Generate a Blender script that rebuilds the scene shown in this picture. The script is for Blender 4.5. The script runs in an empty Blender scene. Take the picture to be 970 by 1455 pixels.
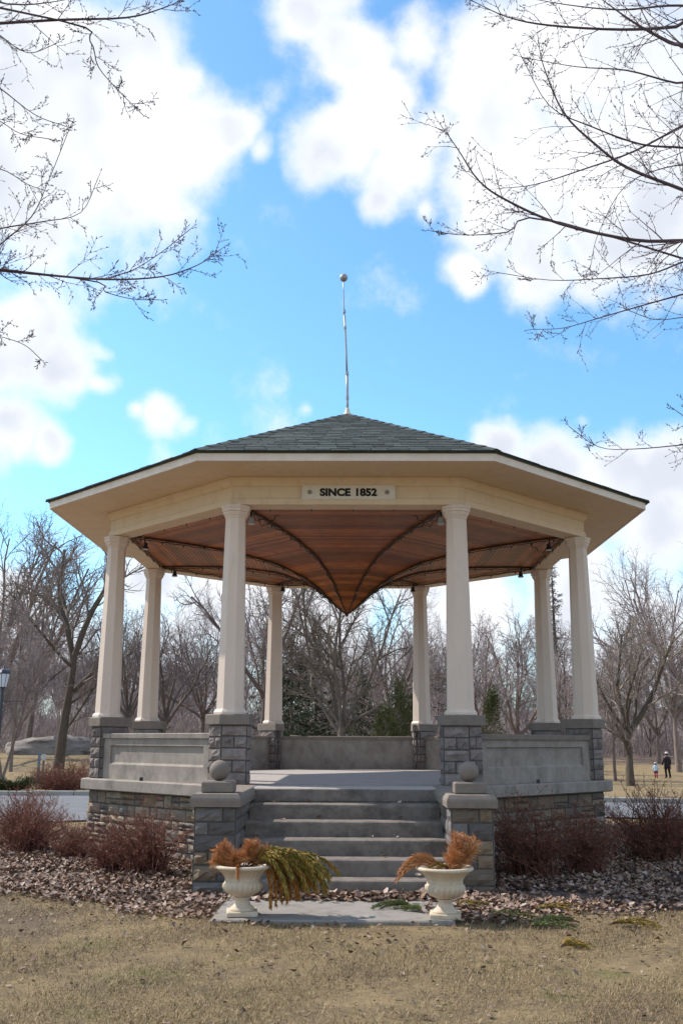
import bpy, math, random
import numpy as np
from mathutils import Vector, Matrix

PI = math.pi
scn = bpy.context.scene
COL = scn.collection

# ------------------------------------------------------------------ camera
cam_data = bpy.data.cameras.new("camera")
cam_data.sensor_fit = 'VERTICAL'
cam_data.sensor_height = 36.0
cam_data.sensor_width = 24.0
cam_data.lens = 36.0 * 1395.7 / 1455.0
cam_data.clip_start = 0.05
cam_data.clip_end = 3000
cam = bpy.data.objects.new("camera", cam_data)
COL.objects.link(cam)
CAM = Vector((0.081, -16.695, 0.544))
PITCH, YAW, ROLL = 0.2294, 0.0108, 0.0040
cam.location = CAM
cam.rotation_mode = 'QUATERNION'
cam.rotation_quaternion = (Matrix.Rotation(YAW, 3, 'Z') @ Matrix.Rotation(PI / 2 + PITCH, 3, 'X')
                           @ Matrix.Rotation(ROLL, 3, 'Z')).to_quaternion()
scn.camera = cam
CAMROT = cam.rotation_quaternion.to_matrix()

# ------------------------------------------------------------------ exposure
scn.view_settings.view_transform = 'Standard'
scn.view_settings.look = 'None'
scn.view_settings.gamma = 1.0
scn.view_settings.exposure = 0.54

# ------------------------------------------------------------------ sun
SUN_EL = math.radians(45)
SUN_AZ = math.radians(25)          # behind the left-hand side
sdir = Vector((-math.cos(SUN_AZ) * math.cos(SUN_EL), math.sin(SUN_AZ) * math.cos(SUN_EL), math.sin(SUN_EL)))
sun_data = bpy.data.lights.new("sun", 'SUN')
sun_data.energy = 4.0
sun_data.angle = math.radians(0.5)
sun_data.color = (1.0, 0.93, 0.83)
sun = bpy.data.objects.new("sun", sun_data)
COL.objects.link(sun)
sun.rotation_mode = 'QUATERNION'
sun.rotation_quaternion = sdir.to_track_quat('Z', 'Y')
sun.location = (-30, 10, 40)

# ------------------------------------------------------------------ world: clear sky with cumulus clouds
SKY_STRENGTH = 0.11
world = bpy.data.worlds.new("World")
scn.world = world
world.use_nodes = True
wt = world.node_tree
for n in list(wt.nodes):
    wt.nodes.remove(n)


def px_dir(px, py):
    """direction in the world of a point of the cloud map"""
    v = CAMROT @ Vector(((px - 485) / 1395.7, -(py - 727.5) / 1395.7, -1.0))
    return v.normalized()


def wnode(t, **kw):
    n = wt.nodes.new(t)
    for k, v in kw.items():
        setattr(n, k, v)
    return n


def wmath(op, a, b=None, clamp=False):
    n = wnode('ShaderNodeMath', operation=op, use_clamp=clamp)
    for i, v in enumerate((a, b)):
        if v is None:
            continue
        if isinstance(v, (int, float)):
            n.inputs[i].default_value = v
        else:
            wt.links.new(v, n.inputs[i])
    return n.outputs[0]


def wmaprange(v, a, b, c=0.0, d=1.0, smooth=True):
    n = wnode('ShaderNodeMapRange')
    n.interpolation_type = 'SMOOTHSTEP' if smooth else 'LINEAR'
    wt.links.new(v, n.inputs[0])
    for i, q in zip((1, 2, 3, 4), (a, b, c, d)):
        n.inputs[i].default_value = q
    return n.outputs[0]


w_tc = wnode('ShaderNodeTexCoord')
w_vec = w_tc.outputs['Generated']
w_sky = wnode('ShaderNodeTexSky')
w_sky.sky_type = 'NISHITA'
w_sky.sun_disc = False
w_sky.sun_elevation = SUN_EL
w_sky.sun_rotation = math.radians(295)
w_sky.altitude = 100
w_sky.air_density = 1.0
w_sky.dust_density = 0.6
w_sky.ozone_density = 1.5
# cumulus: centre in the sky, angular radius (in 1/1396 rad), weight
CLOUDS = [
    (60, 110, 150, 1), (190, 130, 130, 1), (120, 230, 160, 1), (262, 190, 92, 1), (190, 280, 96, 1), (50, 315, 88, 1),
    (322, 190, 44, 1), (215, 70, 70, 1), (-60, 200, 180, 1), (-150, 60, 200, 1), (255, 110, 60, 0.9), (372, 215, 22, 0.6),
    (432, 30, 62, 1), (485, 75, 78, 1), (530, 150, 74, 1), (490, 205, 80, 1), (552, 235, 70, 1), (540, 280, 44, 0.9),
    (450, 240, 50, 0.8), (585, 60, 62, 0.55), (470, -40, 90, 1), (610, 190, 55, 0.85), (600, 300, 22, 0.5),
    (690, 110, 92, 1), (715, 200, 110, 1), (800, 90, 130, 1), (850, 230, 150, 1), (920, 330, 130, 1), (700, 320, 80, 1),
    (760, 375, 70, 1), (655, 385, 42, 0.9), (920, 120, 170, 1), (1020, 250, 200, 1), (650, 150, 60, 0.9), (920, 430, 50, 0.55),
    (990, 430, 70, 0.7), (840, 400, 50, 0.7), (1080, 60, 200, 1),
    (20, 490, 92, 1), (92, 520, 60, 1), (50, 450, 58, 1), (138, 545, 28, 0.8), (-60, 520, 110, 1), (140, 495, 26, 0.7),
    (15, 605, 62, 1), (68, 628, 38, 0.95), (-50, 610, 80, 1),
    (222, 597, 46, 0.86), (186, 594, 24, 0.7), (262, 606, 24, 0.65), (225, 650, 24, 0.35), (432, 584, 17, 0.42),
    (715, 640, 55, 0.9), (790, 672, 78, 1), (880, 690, 92, 1), (960, 660, 62, 0.9), (940, 745, 90, 1), (1040, 720, 120, 1),
    (833, 602, 20, 0.5), (905, 640, 30, 0.5), (410, 300, 60, 0.2), (640, 640, 40, 0.3),
    (330, 850, 120, 0.95), (230, 820, 80, 0.9), (470, 880, 130, 0.9), (640, 850, 140, 0.9), (820, 850, 110, 0.85),
    (20, 880, 90, 0.7), (900, 960, 160, 0.9), (600, 980, 180, 0.9), (200, 980, 200, 0.9),
]
# domain warp gives the ragged edges
w_n1 = wnode('ShaderNodeTexNoise')
wt.links.new(w_vec, w_n1.inputs['Vector'])
w_n1.inputs['Scale'].default_value = 7.0
w_n1.inputs['Detail'].default_value = 3.0
w_warp0 = wnode('ShaderNodeVectorMath', operation='SUBTRACT')
wt.links.new(w_n1.outputs['Color'], w_warp0.inputs[0])
w_warp0.inputs[1].default_value = (0.5, 0.5, 0.5)
w_warp = wnode('ShaderNodeVectorMath', operation='MULTIPLY_ADD')
wt.links.new(w_warp0.outputs[0], w_warp.inputs[0])
w_warp.inputs[1].default_value = (0.05, 0.05, 0.05)
wt.links.new(w_vec, w_warp.inputs[2])
field = None
for (cx, cy, rad, wgt) in CLOUDS:
    dn = wnode('ShaderNodeVectorMath', operation='DISTANCE')
    wt.links.new(w_warp.outputs[0], dn.inputs[0])
    dn.inputs[1].default_value = px_dir(cx, cy)
    m = wnode('ShaderNodeMath', operation='MULTIPLY_ADD')
    wt.links.new(dn.outputs['Value'], m.inputs[0])
    m.inputs[1].default_value = -wgt / (rad * 1.13 / 1395.7)
    m.inputs[2].default_value = wgt
    if field is None:
        field = m.outputs[0]
    else:
        mx = wnode('ShaderNodeMath', operation='SMOOTH_MAX')
        wt.links.new(field, mx.inputs[0])
        wt.links.new(m.outputs[0], mx.inputs[1])
        mx.inputs[2].default_value = 0.18
        field = mx.outputs[0]
w_n2 = wnode('ShaderNodeTexNoise')
wt.links.new(w_vec, w_n2.inputs['Vector'])
w_n2.inputs['Scale'].default_value = 10.0
w_n2.inputs['Detail'].default_value = 10.0
w_n2.inputs['Roughness'].default_value = 0.60
# the same kind of cumulus goes on all round, out of view
w_n3 = wnode('ShaderNodeTexNoise')
wt.links.new(w_vec, w_n3.inputs['Vector'])
w_n3.inputs['Scale'].default_value = 2.6
w_n3.inputs['Detail'].default_value = 4.0
vdot = wnode('ShaderNodeVectorMath', operation='DOT_PRODUCT')
wt.links.new(w_vec, vdot.inputs[0])
vdot.inputs[1].default_value = px_dir(485, 560)
outside = wmaprange(vdot.outputs['Value'], 0.93, 0.80)
gen = wmath('MULTIPLY', wmath('MULTIPLY', wmath('SUBTRACT', w_n3.outputs[0], 0.44), 4.0), outside)
field = wmath('MAXIMUM', field, gen)
dens = wmath('ADD', field, wmath('MULTIPLY', wmath('SUBTRACT', w_n2.outputs[0], 0.5), 1.5))
mask = wmaprange(dens, 0.04, 0.62)
thick = wmath('MULTIPLY', wmaprange(dens, 0.28, 0.8), wmaprange(w_n1.outputs[0], 0.36, 0.60))
w_cc = wnode('ShaderNodeMix', data_type='RGBA')
wt.links.new(thick, w_cc.inputs[0])
CLOUD_LIT = (6.9, 7.0, 7.2, 1)
CLOUD_CORE = (4.9, 5.25, 5.9, 1)
w_cc.inputs[6].default_value = CLOUD_LIT
w_cc.inputs[7].default_value = CLOUD_CORE
w_tint = wnode('ShaderNodeMix', data_type='RGBA', blend_type='MULTIPLY')
w_tint.inputs[0].default_value = 1.0
wt.links.new(w_sky.outputs[0], w_tint.inputs[6])
w_tint.inputs[7].default_value = (1.0, 1.48, 1.64, 1)
w_mix = wnode('ShaderNodeMix', data_type='RGBA')
wt.links.new(mask, w_mix.inputs[0])
wt.links.new(w_tint.outputs[2], w_mix.inputs[6])
wt.links.new(w_cc.outputs[2], w_mix.inputs[7])
w_bg = wnode('ShaderNodeBackground')
w_bg.inputs[1].default_value = SKY_STRENGTH
wt.links.new(w_mix.outputs[2], w_bg.inputs[0])
w_out = wnode('ShaderNodeOutputWorld')
wt.links.new(w_bg.outputs[0], w_out.inputs[0])


# ================================================================== helpers
def tag(o, label=None, cat=None, group=None, kind=None):
    if label:
        o['label'] = label
    if cat:
        o['category'] = cat
    if group:
        o['group'] = group
    if kind:
        o['kind'] = kind
    return o


def empty(name, loc=(0, 0, 0), rz=0.0, **kw):
    o = bpy.data.objects.new(name, None)
    o.empty_display_size = 0.2
    COL.objects.link(o)
    o.location = loc
    o.rotation_euler = (0, 0, rz)
    return tag(o, **kw)


def link_mesh(name, me, mats=(), parent=None, smooth=False):
    for m in (mats if isinstance(mats, (list, tuple)) else [mats]):
        me.materials.append(m)
    if smooth:
        me.polygons.foreach_set('use_smooth', [True] * len(me.polygons))
    o = bpy.data.objects.new(name, me)
    COL.objects.link(o)
    if parent:
        o.parent = parent
    return o


class MB:
    """collects simple shapes and links them as one mesh object"""

    def __init__(self):
        self.v = []
        self.f = []
        self.mi = []

    def add(self, verts, faces, mi=0):
        n = len(self.v)
        self.v.extend([tuple(p) for p in verts])
        self.f.extend([tuple(i + n for i in q) for q in faces])
        self.mi.extend([mi] * len(faces))
        return self

    def box(self, c, s, rz=0.0, bev=0.0, mi=0):
        x, y, z = s[0] / 2, s[1] / 2, s[2] / 2
        if bev > 0:
            b = bev
            P = []
            for zz, e in ((-z, b), (-z + b, 0), (z - b, 0), (z, b)):
                ex, ey = x - e, y - e
                cb = b * 0.6
                P += [(-ex + cb, -ey, zz), (ex - cb, -ey, zz), (ex, -ey + cb, zz), (ex, ey - cb, zz),
                      (ex - cb, ey, zz), (-ex + cb, ey, zz), (-ex, ey - cb, zz), (-ex, -ey + cb, zz)]
            F = [tuple(range(7, -1, -1)), tuple(range(24, 32))]
            for l in range(3):
                for i in range(8):
                    j = (i + 1) % 8
                    F.append((l * 8 + i, l * 8 + j, l * 8 + 8 + j, l * 8 + 8 + i))
        else:
            P = [(-x, -y, -z), (x, -y, -z), (x, y, -z), (-x, y, -z), (-x, -y, z), (x, -y, z), (x, y, z), (-x, y, z)]
            F = [(3, 2, 1, 0), (4, 5, 6, 7), (0, 1, 5, 4), (1, 2, 6, 5), (2, 3, 7, 6), (3, 0, 4, 7)]
        cs, sn = math.cos(rz), math.sin(rz)
        P = [(c[0] + cs * p[0] - sn * p[1], c[1] + sn * p[0] + cs * p[1], c[2] + p[2]) for p in P]
        return self.add(P, F, mi)

    def prism(self, poly, z0, z1, mi=0):
        n = len(poly)
        P = [(p[0], p[1], z0) for p in poly] + [(p[0], p[1], z1) for p in poly]
        F = [tuple(range(n - 1, -1, -1)), tuple(range(n, 2 * n))]
        F += [(i, (i + 1) % n, n + (i + 1) % n, n + i) for i in range(n)]
        return self.add(P, F, mi)

    def loft(self, rings, cap=True, mi=0):
        n = len(rings[0])
        P = [p for r in rings for p in r]
        F = []
        for l in range(len(rings) - 1):
            for i in range(n):
                j = (i + 1) % n
                F.append((l * n + i, l * n + j, (l + 1) * n + j, (l + 1) * n + i))
        if cap:
            F.append(tuple(range(n - 1, -1, -1)))
            F.append(tuple((len(rings) - 1) * n + i for i in range(n)))
        return self.add(P, F, mi)

    def ngon_loft(self, prof, n, c=(0, 0, 0), rot=0.0, mi=0):
        """prof: (radius, z)"""
        rings = [[(c[0] + r * math.cos(rot + 2 * PI * i / n), c[1] + r * math.sin(rot + 2 * PI * i / n), c[2] + z)
                  for i in range(n)] for r, z in prof]
        return self.loft(rings, mi=mi)

    def tube(self, path, radii, n=6, mi=0):
        if not hasattr(radii, '__len__'):
            radii = [radii] * len(path)
        path = [Vector(p) for p in path]
        rings = []
        for i, p in enumerate(path):
            d = (path[min(i + 1, len(path) - 1)] - path[max(i - 1, 0)]).normalized()
            a = Vector((0, 0, 1)) if abs(d.z) < 0.9 else Vector((1, 0, 0))
            u = d.cross(a).normalized()
            w = d.cross(u)
            rings.append([p + (u * math.cos(2 * PI * k / n) - w * math.sin(2 * PI * k / n)) * radii[i] for k in range(n)])
        return self.loft(rings, mi=mi)

    def sphere(self, c, r, nu=12, nv=8, sz=1.0, mi=0):
        prof = [(max(1e-4, r * math.sin(PI * i / nv)), -r * sz * math.cos(PI * i / nv)) for i in range(nv + 1)]
        return self.ngon_loft(prof, nu, c, mi=mi)

    def build(self, name, mats, parent=None, smooth=False):
        me = bpy.data.meshes.new(name)
        me.from_pydata(self.v, [], self.f)
        if any(self.mi):
            me.polygons.foreach_set('material_index', self.mi)
        me.update()
        return link_mesh(name, me, mats, parent, smooth)


def mesh_np(name, V, F, mats, parent=None, smooth=False, mi=None):
    """V (n,3); F (m,k) with k = 3 or 4"""
    V = np.ascontiguousarray(V, dtype=np.float32)
    F = np.ascontiguousarray(F, dtype=np.int32)
    me = bpy.data.meshes.new(name)
    k = F.shape[1]
    me.vertices.add(len(V))
    me.vertices.foreach_set('co', V.ravel())
    me.loops.add(F.size)
    me.loops.foreach_set('vertex_index', F.ravel())
    me.polygons.add(len(F))
    me.polygons.foreach_set('loop_start', np.arange(0, F.size, k, dtype=np.int32))
    me.polygons.foreach_set('loop_total', np.full(len(F), k, dtype=np.int32))
    if mi is not None:
        me.polygons.foreach_set('material_index', np.ascontiguousarray(mi, dtype=np.int32))
    me.update(calc_edges=True)
    return link_mesh(name, me, mats, parent, smooth)


class Tubes:
    """many tapering twigs built at once"""

    def __init__(self):
        self.g = {}

    def add(self, path, radii, sides=3):
        self.g.setdefault((len(path), sides), []).append((path, radii))

    def arrays(self):
        VV, FF, off = [], [], 0
        for (n, s), L in self.g.items():
            P = np.array([[tuple(q) for q in p] for p, r in L], dtype=np.float64)
            R = np.array([r for p, r in L], dtype=np.float64)
            D = np.empty_like(P)
            D[:, 1:-1] = P[:, 2:] - P[:, :-2]
            D[:, 0] = P[:, 1] - P[:, 0]
            D[:, -1] = P[:, -1] - P[:, -2]
            D /= np.linalg.norm(D, axis=2, keepdims=True) + 1e-9
            mean = D.mean(axis=1)
            ref = np.where((np.abs(mean[:, 2]) < 0.8)[:, None], np.array([0, 0, 1.0]), np.array([1.0, 0, 0]))
            U = np.cross(D, ref[:, None, :])
            U /= np.linalg.norm(U, axis=2, keepdims=True) + 1e-9
            W = np.cross(D, U)
            ang = np.arange(s) * 2 * PI / s
            V = P[:, :, None, :] + R[:, :, None, None] * (U[:, :, None, :] * np.cos(ang)[None, None, :, None]
                                                         - W[:, :, None, :] * np.sin(ang)[None, None, :, None])
            B = len(L)
            base = (np.arange(B) * n * s)[:, None, None] + (np.arange(n - 1) * s)[None, :, None]
            i = np.arange(s)[None, None, :]
            j = (np.arange(s) + 1) % s
            j = j[None, None, :]
            F = np.stack([base + i, base + j, base + s + j, base + s + i], axis=-1).reshape(-1, 4) + off
            VV.append(V.reshape(-1, 3))
            FF.append(F)
            off += B * n * s
        return np.concatenate(VV), np.concatenate(FF)

    def build(self, name, mats, parent=None, smooth=True):
        V, F = self.arrays()
        return mesh_np(name, V, F, mats, parent, smooth)


# ------------------------------------------------------------------ materials
def mat(name, col, col2=None, scale=6.0, detail=6.0, rough=0.85, bump=0.0, bscale=60.0, isl=0.0, obj=0.0, spec=0.25,
        stretch=(1, 1, 1), col3=None, scale3=1.5, lo=0.35, hi=0.65, lo3=0.5, hi3=0.7, islcol=None, metal=0.0, trans=0.0,
        coord='pos', crack=0.0):
    m = bpy.data.materials.new(name)
    m.use_nodes = True
    t = m.node_tree
    bs = t.nodes['Principled BSDF']
    L = t.links.new

    def N(k, **kw):
        n = t.nodes.new(k)
        for a, b in kw.items():
            setattr(n, a, b)
        return n
    if coord == 'pos':
        geo = N('ShaderNodeNewGeometry')
        src = geo.outputs['Position']
    else:
        geo = N('ShaderNodeNewGeometry')
        src = N('ShaderNodeTexCoord').outputs['Object']
    mp = N('ShaderNodeMapping')
    mp.inputs['Scale'].default_value = stretch
    L(src, mp.inputs[0])
    c = N('ShaderNodeRGB')
    c.outputs[0].default_value = (*col, 1)
    out = c.outputs[0]

    def mixin(a, colb, fac, bt='MIX'):
        x = N('ShaderNodeMix', data_type='RGBA', blend_type=bt)
        if isinstance(fac, float):
            x.inputs[0].default_value = fac
        else:
            L(fac, x.inputs[0])
        L(a, x.inputs[6])
        if isinstance(colb, tuple):
            x.inputs[7].default_value = (*colb, 1)
        else:
            L(colb, x.inputs[7])
        return x.outputs[2]

    def noise(sc, det, lo, hi):
        n = N('ShaderNodeTexNoise')
        L(mp.outputs[0], n.inputs['Vector'])
        n.inputs['Scale'].default_value = sc
        n.inputs['Detail'].default_value = det
        n.inputs['Roughness'].default_value = 0.74
        r = N('ShaderNodeMapRange')
        L(n.outputs[0], r.inputs[0])
        r.inputs[1].default_value = lo
        r.inputs[2].default_value = hi
        return r.outputs[0], n.outputs[0]
    if col2:
        f, _ = noise(scale, detail, lo, hi)
        out = mixin(out, col2, f)
    if islcol:
        rp = N('ShaderNodeValToRGB')
        rp.color_ramp.interpolation = 'CONSTANT'
        while len(rp.color_ramp.elements) < len(islcol):
            rp.color_ramp.elements.new(0.5)
        for i, q in enumerate(islcol):
            rp.color_ramp.elements[i].position = i / len(islcol)
            rp.color_ramp.elements[i].color = (*q, 1)
        if obj > 0:
            L(N('ShaderNodeObjectInfo').outputs['Random'], rp.inputs[0])
        else:
            L(geo.outputs['Random Per Island'], rp.inputs[0])
        out = mixin(out, rp.outputs[0], 0.75)
    if col3:
        f, _ = noise(scale3, 5.0, lo3, hi3)
        out = mixin(out, col3, f)
    for amt, o in ((isl, geo.outputs['Random Per Island']), (obj, None)):
        if amt > 0:
            if o is None:
                o = N('ShaderNodeObjectInfo').outputs['Random']
            r = N('ShaderNodeMapRange')
            L(o, r.inputs[0])
            r.inputs[3].default_value = 1 - amt
            r.inputs[4].default_value = 1 + amt
            vv = N('ShaderNodeVectorMath', operation='SCALE')
            L(out, vv.inputs[0])
            L(r.outputs[0], vv.inputs['Scale'])
            out = vv.outputs[0]
    if crack > 0:
        nz = N('ShaderNodeTexNoise')
        L(mp.outputs[0], nz.inputs['Vector'])
        nz.inputs['Scale'].default_value = 4.0
        nz.inputs['Detail'].default_value = 6.0
        va = N('ShaderNodeVectorMath', operation='MULTIPLY_ADD')
        L(nz.outputs['Color'], va.inputs[0])
        va.inputs[1].default_value = (0.35, 0.35, 0.35)
        L(mp.outputs[0], va.inputs[2])
        vo = N('ShaderNodeTexVoronoi', feature='DISTANCE_TO_EDGE')
        L(va.outputs[0], vo.inputs['Vector'])
        vo.inputs['Scale'].default_value = crack
        cr = N('ShaderNodeMapRange')
        L(vo.outputs['Distance'], cr.inputs[0])
        cr.inputs[1].default_value = 0.0
        cr.inputs[2].default_value = 0.012
        cr.inputs[3].default_value = 0.75
        cr.inputs[4].default_value = 0.0
        out = mixin(out, tuple(q * 0.35 for q in col), cr.outputs[0])
    L(out, bs.inputs['Base Color'])
    bs.inputs['Roughness'].default_value = rough
    bs.inputs['Specular IOR Level'].default_value = spec
    bs.inputs['Metallic'].default_value = metal
    if trans > 0:
        bs.inputs['Transmission Weight'].default_value = trans
    if bump > 0:
        _, h = noise(bscale, 8.0, 0, 1)
        b = N('ShaderNodeBump')
        b.inputs['Strength'].default_value = bump
        b.inputs['Distance'].default_value = 0.02
        L(h, b.inputs['Height'])
        L(b.outputs[0], bs.inputs['Normal'])
    return m


M = {}
M['cream'] = mat('cream paint', (0.70, 0.535, 0.375), (0.65, 0.49, 0.335), scale=3, rough=0.55, bump=0.06, bscale=45,
                 col3=(0.42, 0.31, 0.20), scale3=6, lo3=0.56, hi3=0.95, stretch=(1, 1, 0.45))
M['cream_trim'] = mat('cream trim paint', (0.72, 0.61, 0.47), (0.66, 0.55, 0.41), scale=4, rough=0.55, bump=0.08, bscale=50,
                      col3=(0.50, 0.42, 0.33), scale3=9, lo3=0.66, hi3=0.85)
M['white_trim'] = mat('weathered white trim', (0.76, 0.655, 0.57), (0.68, 0.575, 0.49), scale=5, rough=0.6, bump=0.08,
                      col3=(0.45, 0.37, 0.30), scale3=14, lo3=0.68, hi3=0.8)
M['column'] = mat('column paint', (0.70, 0.565, 0.48), (0.65, 0.52, 0.435), scale=2.5, rough=0.5, bump=0.05, bscale=30,
                  stretch=(1, 1, 0.35), col3=(0.42, 0.34, 0.28), scale3=9, lo3=0.58, hi3=0.95)
M['sign'] = mat('sign paint', (0.72, 0.66, 0.58), (0.64, 0.57, 0.49), scale=9, rough=0.5)
M['ink'] = mat('dark lettering', (0.012, 0.010, 0.010), rough=0.5)
M['rosette'] = mat('rosette iron', (0.10, 0.09, 0.10), (0.16, 0.14, 0.14), rough=0.5)
M['wood'] = mat('varnished ceiling boards', (0.235, 0.062, 0.013), (0.36, 0.108, 0.018), scale=7, rough=0.42, isl=0.42, spec=0.4,
                stretch=(0.6, 0.6, 3), col3=(0.15, 0.05, 0.018), scale3=2.2, lo3=0.5, hi3=0.8)
M['rib'] = mat('dark rib wood', (0.055, 0.030, 0.020), (0.08, 0.045, 0.03), rough=0.5)
M['cable'] = mat('black cable', (0.012, 0.011, 0.012), rough=0.5)
M['bulb'] = mat('bulb glass', (0.22, 0.20, 0.18), rough=0.12, spec=0.6)
M['lamp_black'] = mat('black lamp housing', (0.02, 0.02, 0.024), rough=0.4, spec=0.5)
M['lamp_grey'] = mat('grey lamp glass', (0.45, 0.45, 0.47), rough=0.25, spec=0.5)
M['shingle'] = mat('green grey asphalt shingle', (0.038, 0.050, 0.047), (0.058, 0.070, 0.066), scale=9, rough=0.9, isl=0.35,
                   bump=0.4, bscale=180, col3=(0.085, 0.088, 0.08), scale3=1.3, lo3=0.5, hi3=0.8)
M['galv'] = mat('galvanised pipe', (0.42, 0.42, 0.44), (0.34, 0.34, 0.36), rough=0.45, metal=0.55)
M['ballmetal'] = mat('ball metal', (0.42, 0.40, 0.40), (0.30, 0.28, 0.28), scale=20, rough=0.45, metal=0.4)
M['concrete'] = mat('aged concrete', (0.345, 0.298, 0.262), (0.25, 0.212, 0.185), scale=5, rough=0.92, bump=0.35, bscale=70,
                    col3=(0.14, 0.118, 0.10), scale3=2.6, lo3=0.5, hi3=0.78, stretch=(1, 1, 0.7))
M['coping'] = mat('coping stone', (0.235, 0.195, 0.165), (0.185, 0.15, 0.13), scale=7, rough=0.9, bump=0.3, bscale=80,
                  col3=(0.12, 0.10, 0.09), scale3=3, lo3=0.6, hi3=0.85)
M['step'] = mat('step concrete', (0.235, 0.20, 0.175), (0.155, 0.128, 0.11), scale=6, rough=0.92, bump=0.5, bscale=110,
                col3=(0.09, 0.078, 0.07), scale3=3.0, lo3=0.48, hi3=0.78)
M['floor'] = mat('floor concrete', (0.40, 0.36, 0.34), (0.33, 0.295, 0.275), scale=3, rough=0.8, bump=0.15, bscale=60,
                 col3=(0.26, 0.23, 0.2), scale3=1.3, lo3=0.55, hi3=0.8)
M['slab'] = mat('slab concrete', (0.285, 0.258, 0.235), (0.215, 0.192, 0.172), scale=4, rough=0.9, bump=0.3, bscale=90,
                col3=(0.13, 0.11, 0.09), scale3=4, lo3=0.54, hi3=0.78)
M['mortar'] = mat('mortar', (0.115, 0.102, 0.094), (0.075, 0.066, 0.06), scale=12, rough=0.95, bump=0.4, bscale=90)
M['stone_grey'] = mat('grey limestone', (0.265, 0.222, 0.205), (0.15, 0.122, 0.114), scale=9, rough=0.9, bump=0.6, bscale=45,
                      obj=0.22, col3=(0.20, 0.13, 0.11), scale3=6, lo3=0.52, hi3=0.8)
M['stone_warm'] = mat('buff fieldstone', (0.25, 0.20, 0.155), (0.17, 0.145, 0.125), scale=12, rough=0.92, bump=0.6, bscale=45,
                      obj=0.18, islcol=[(0.31, 0.22, 0.135), (0.21, 0.185, 0.165), (0.27, 0.19, 0.14), (0.165, 0.13, 0.11),
                                        (0.33, 0.26, 0.185), (0.225, 0.17, 0.125)])
M['urn'] = mat('cast stone urn', (0.60, 0.50, 0.395), (0.50, 0.40, 0.29), scale=8, rough=0.8, bump=0.25, bscale=120,
               col3=(0.36, 0.24, 0.10), scale3=5, lo3=0.55, hi3=0.85, stretch=(1, 1, 0.5))
M['stone_cheek'] = mat('grey brown cheek stone', (0.17, 0.145, 0.13), (0.11, 0.095, 0.088), scale=12, rough=0.92, bump=0.7, bscale=40,
                       obj=0.2, islcol=[(0.21, 0.165, 0.125), (0.15, 0.135, 0.13), (0.25, 0.18, 0.115), (0.11, 0.097, 0.092),
                                        (0.17, 0.155, 0.15), (0.135, 0.12, 0.112)])
M['soil'] = mat('dark leaf mould', (0.085, 0.060, 0.050), (0.15, 0.110, 0.092), scale=30, rough=1.0, bump=0.8, bscale=40)
M['leaves'] = mat('fallen leaves', (0.2, 0.13, 0.1), rough=0.8, isl=0.3,
                  islcol=[(0.26, 0.165, 0.115), (0.37, 0.265, 0.205), (0.15, 0.088, 0.058), (0.40, 0.315, 0.25), (0.27, 0.165, 0.10),
                          (0.22, 0.145, 0.12), (0.30, 0.195, 0.14), (0.40, 0.32, 0.275), (0.18, 0.115, 0.09)], col3=(0.10, 0.062, 0.048), scale3=1.5, lo3=0.52, hi3=0.72)
M['leaves_lawn'] = mat('old leaves on the lawn', (0.17, 0.11, 0.08), rough=0.8, isl=0.3,
                       islcol=[(0.16, 0.095, 0.065), (0.22, 0.15, 0.11), (0.12, 0.07, 0.05), (0.25, 0.19, 0.145)])
M['grass'] = mat('dry grass blades', (0.30, 0.22, 0.115), rough=0.75, isl=0.4,
                 islcol=[(0.29, 0.205, 0.115), (0.37, 0.275, 0.155), (0.225, 0.16, 0.09), (0.28, 0.20, 0.115), (0.19, 0.14, 0.075),
                         (0.165, 0.148, 0.06), (0.33, 0.235, 0.135)], col3=(0.19, 0.135, 0.085), scale3=1.1, lo3=0.5, hi3=0.72)
M['bark'] = mat('grey brown bark', (0.115, 0.088, 0.068), (0.075, 0.058, 0.046), scale=9, rough=0.95, bump=0.7, bscale=30,
                stretch=(1, 1, 0.3), coord='pos', col3=(0.13, 0.115, 0.055), scale3=1.2, lo3=0.52, hi3=0.75)
M['twig'] = mat('grey twigs', (0.24, 0.19, 0.165), (0.16, 0.125, 0.11), scale=2, rough=0.9)
M['twig_pale'] = mat('pale twigs', (0.31, 0.255, 0.22), (0.21, 0.17, 0.15), scale=2, rough=0.9)
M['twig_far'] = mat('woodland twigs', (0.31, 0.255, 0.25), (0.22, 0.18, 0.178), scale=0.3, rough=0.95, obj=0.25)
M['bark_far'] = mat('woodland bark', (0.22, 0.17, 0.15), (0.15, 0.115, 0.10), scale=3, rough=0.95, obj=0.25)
M['twig_near'] = mat('near twigs', (0.115, 0.080, 0.092), (0.08, 0.056, 0.066), scale=6, rough=0.7)
M['needles_dark'] = mat('spruce needles', (0.026, 0.044, 0.018), (0.042, 0.062, 0.024), scale=1.5, rough=0.8, isl=0.4)
M['needles_thin'] = mat('tall spruce needles', (0.065, 0.062, 0.048), (0.11, 0.095, 0.075), scale=1.5, rough=0.8, isl=0.4)
M['cedar'] = mat('cedar sprays', (0.060, 0.072, 0.024), (0.105, 0.100, 0.034), scale=2.0, rough=0.8, isl=0.45)
M['shrub_twig'] = mat('red shrub twigs', (0.19, 0.072, 0.050), (0.12, 0.052, 0.040), scale=8, rough=0.8, isl=0.3)
M['shrub_leaf'] = mat('dry red leaves', (0.19, 0.065, 0.035), rough=0.8, isl=0.4,
                      islcol=[(0.26, 0.080, 0.045), (0.33, 0.13, 0.065), (0.17, 0.055, 0.035), (0.28, 0.17, 0.13)])
M['juniper'] = mat('juniper', (0.028, 0.045, 0.016), (0.05, 0.07, 0.025), scale=3, rough=0.8, isl=0.4)
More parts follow.
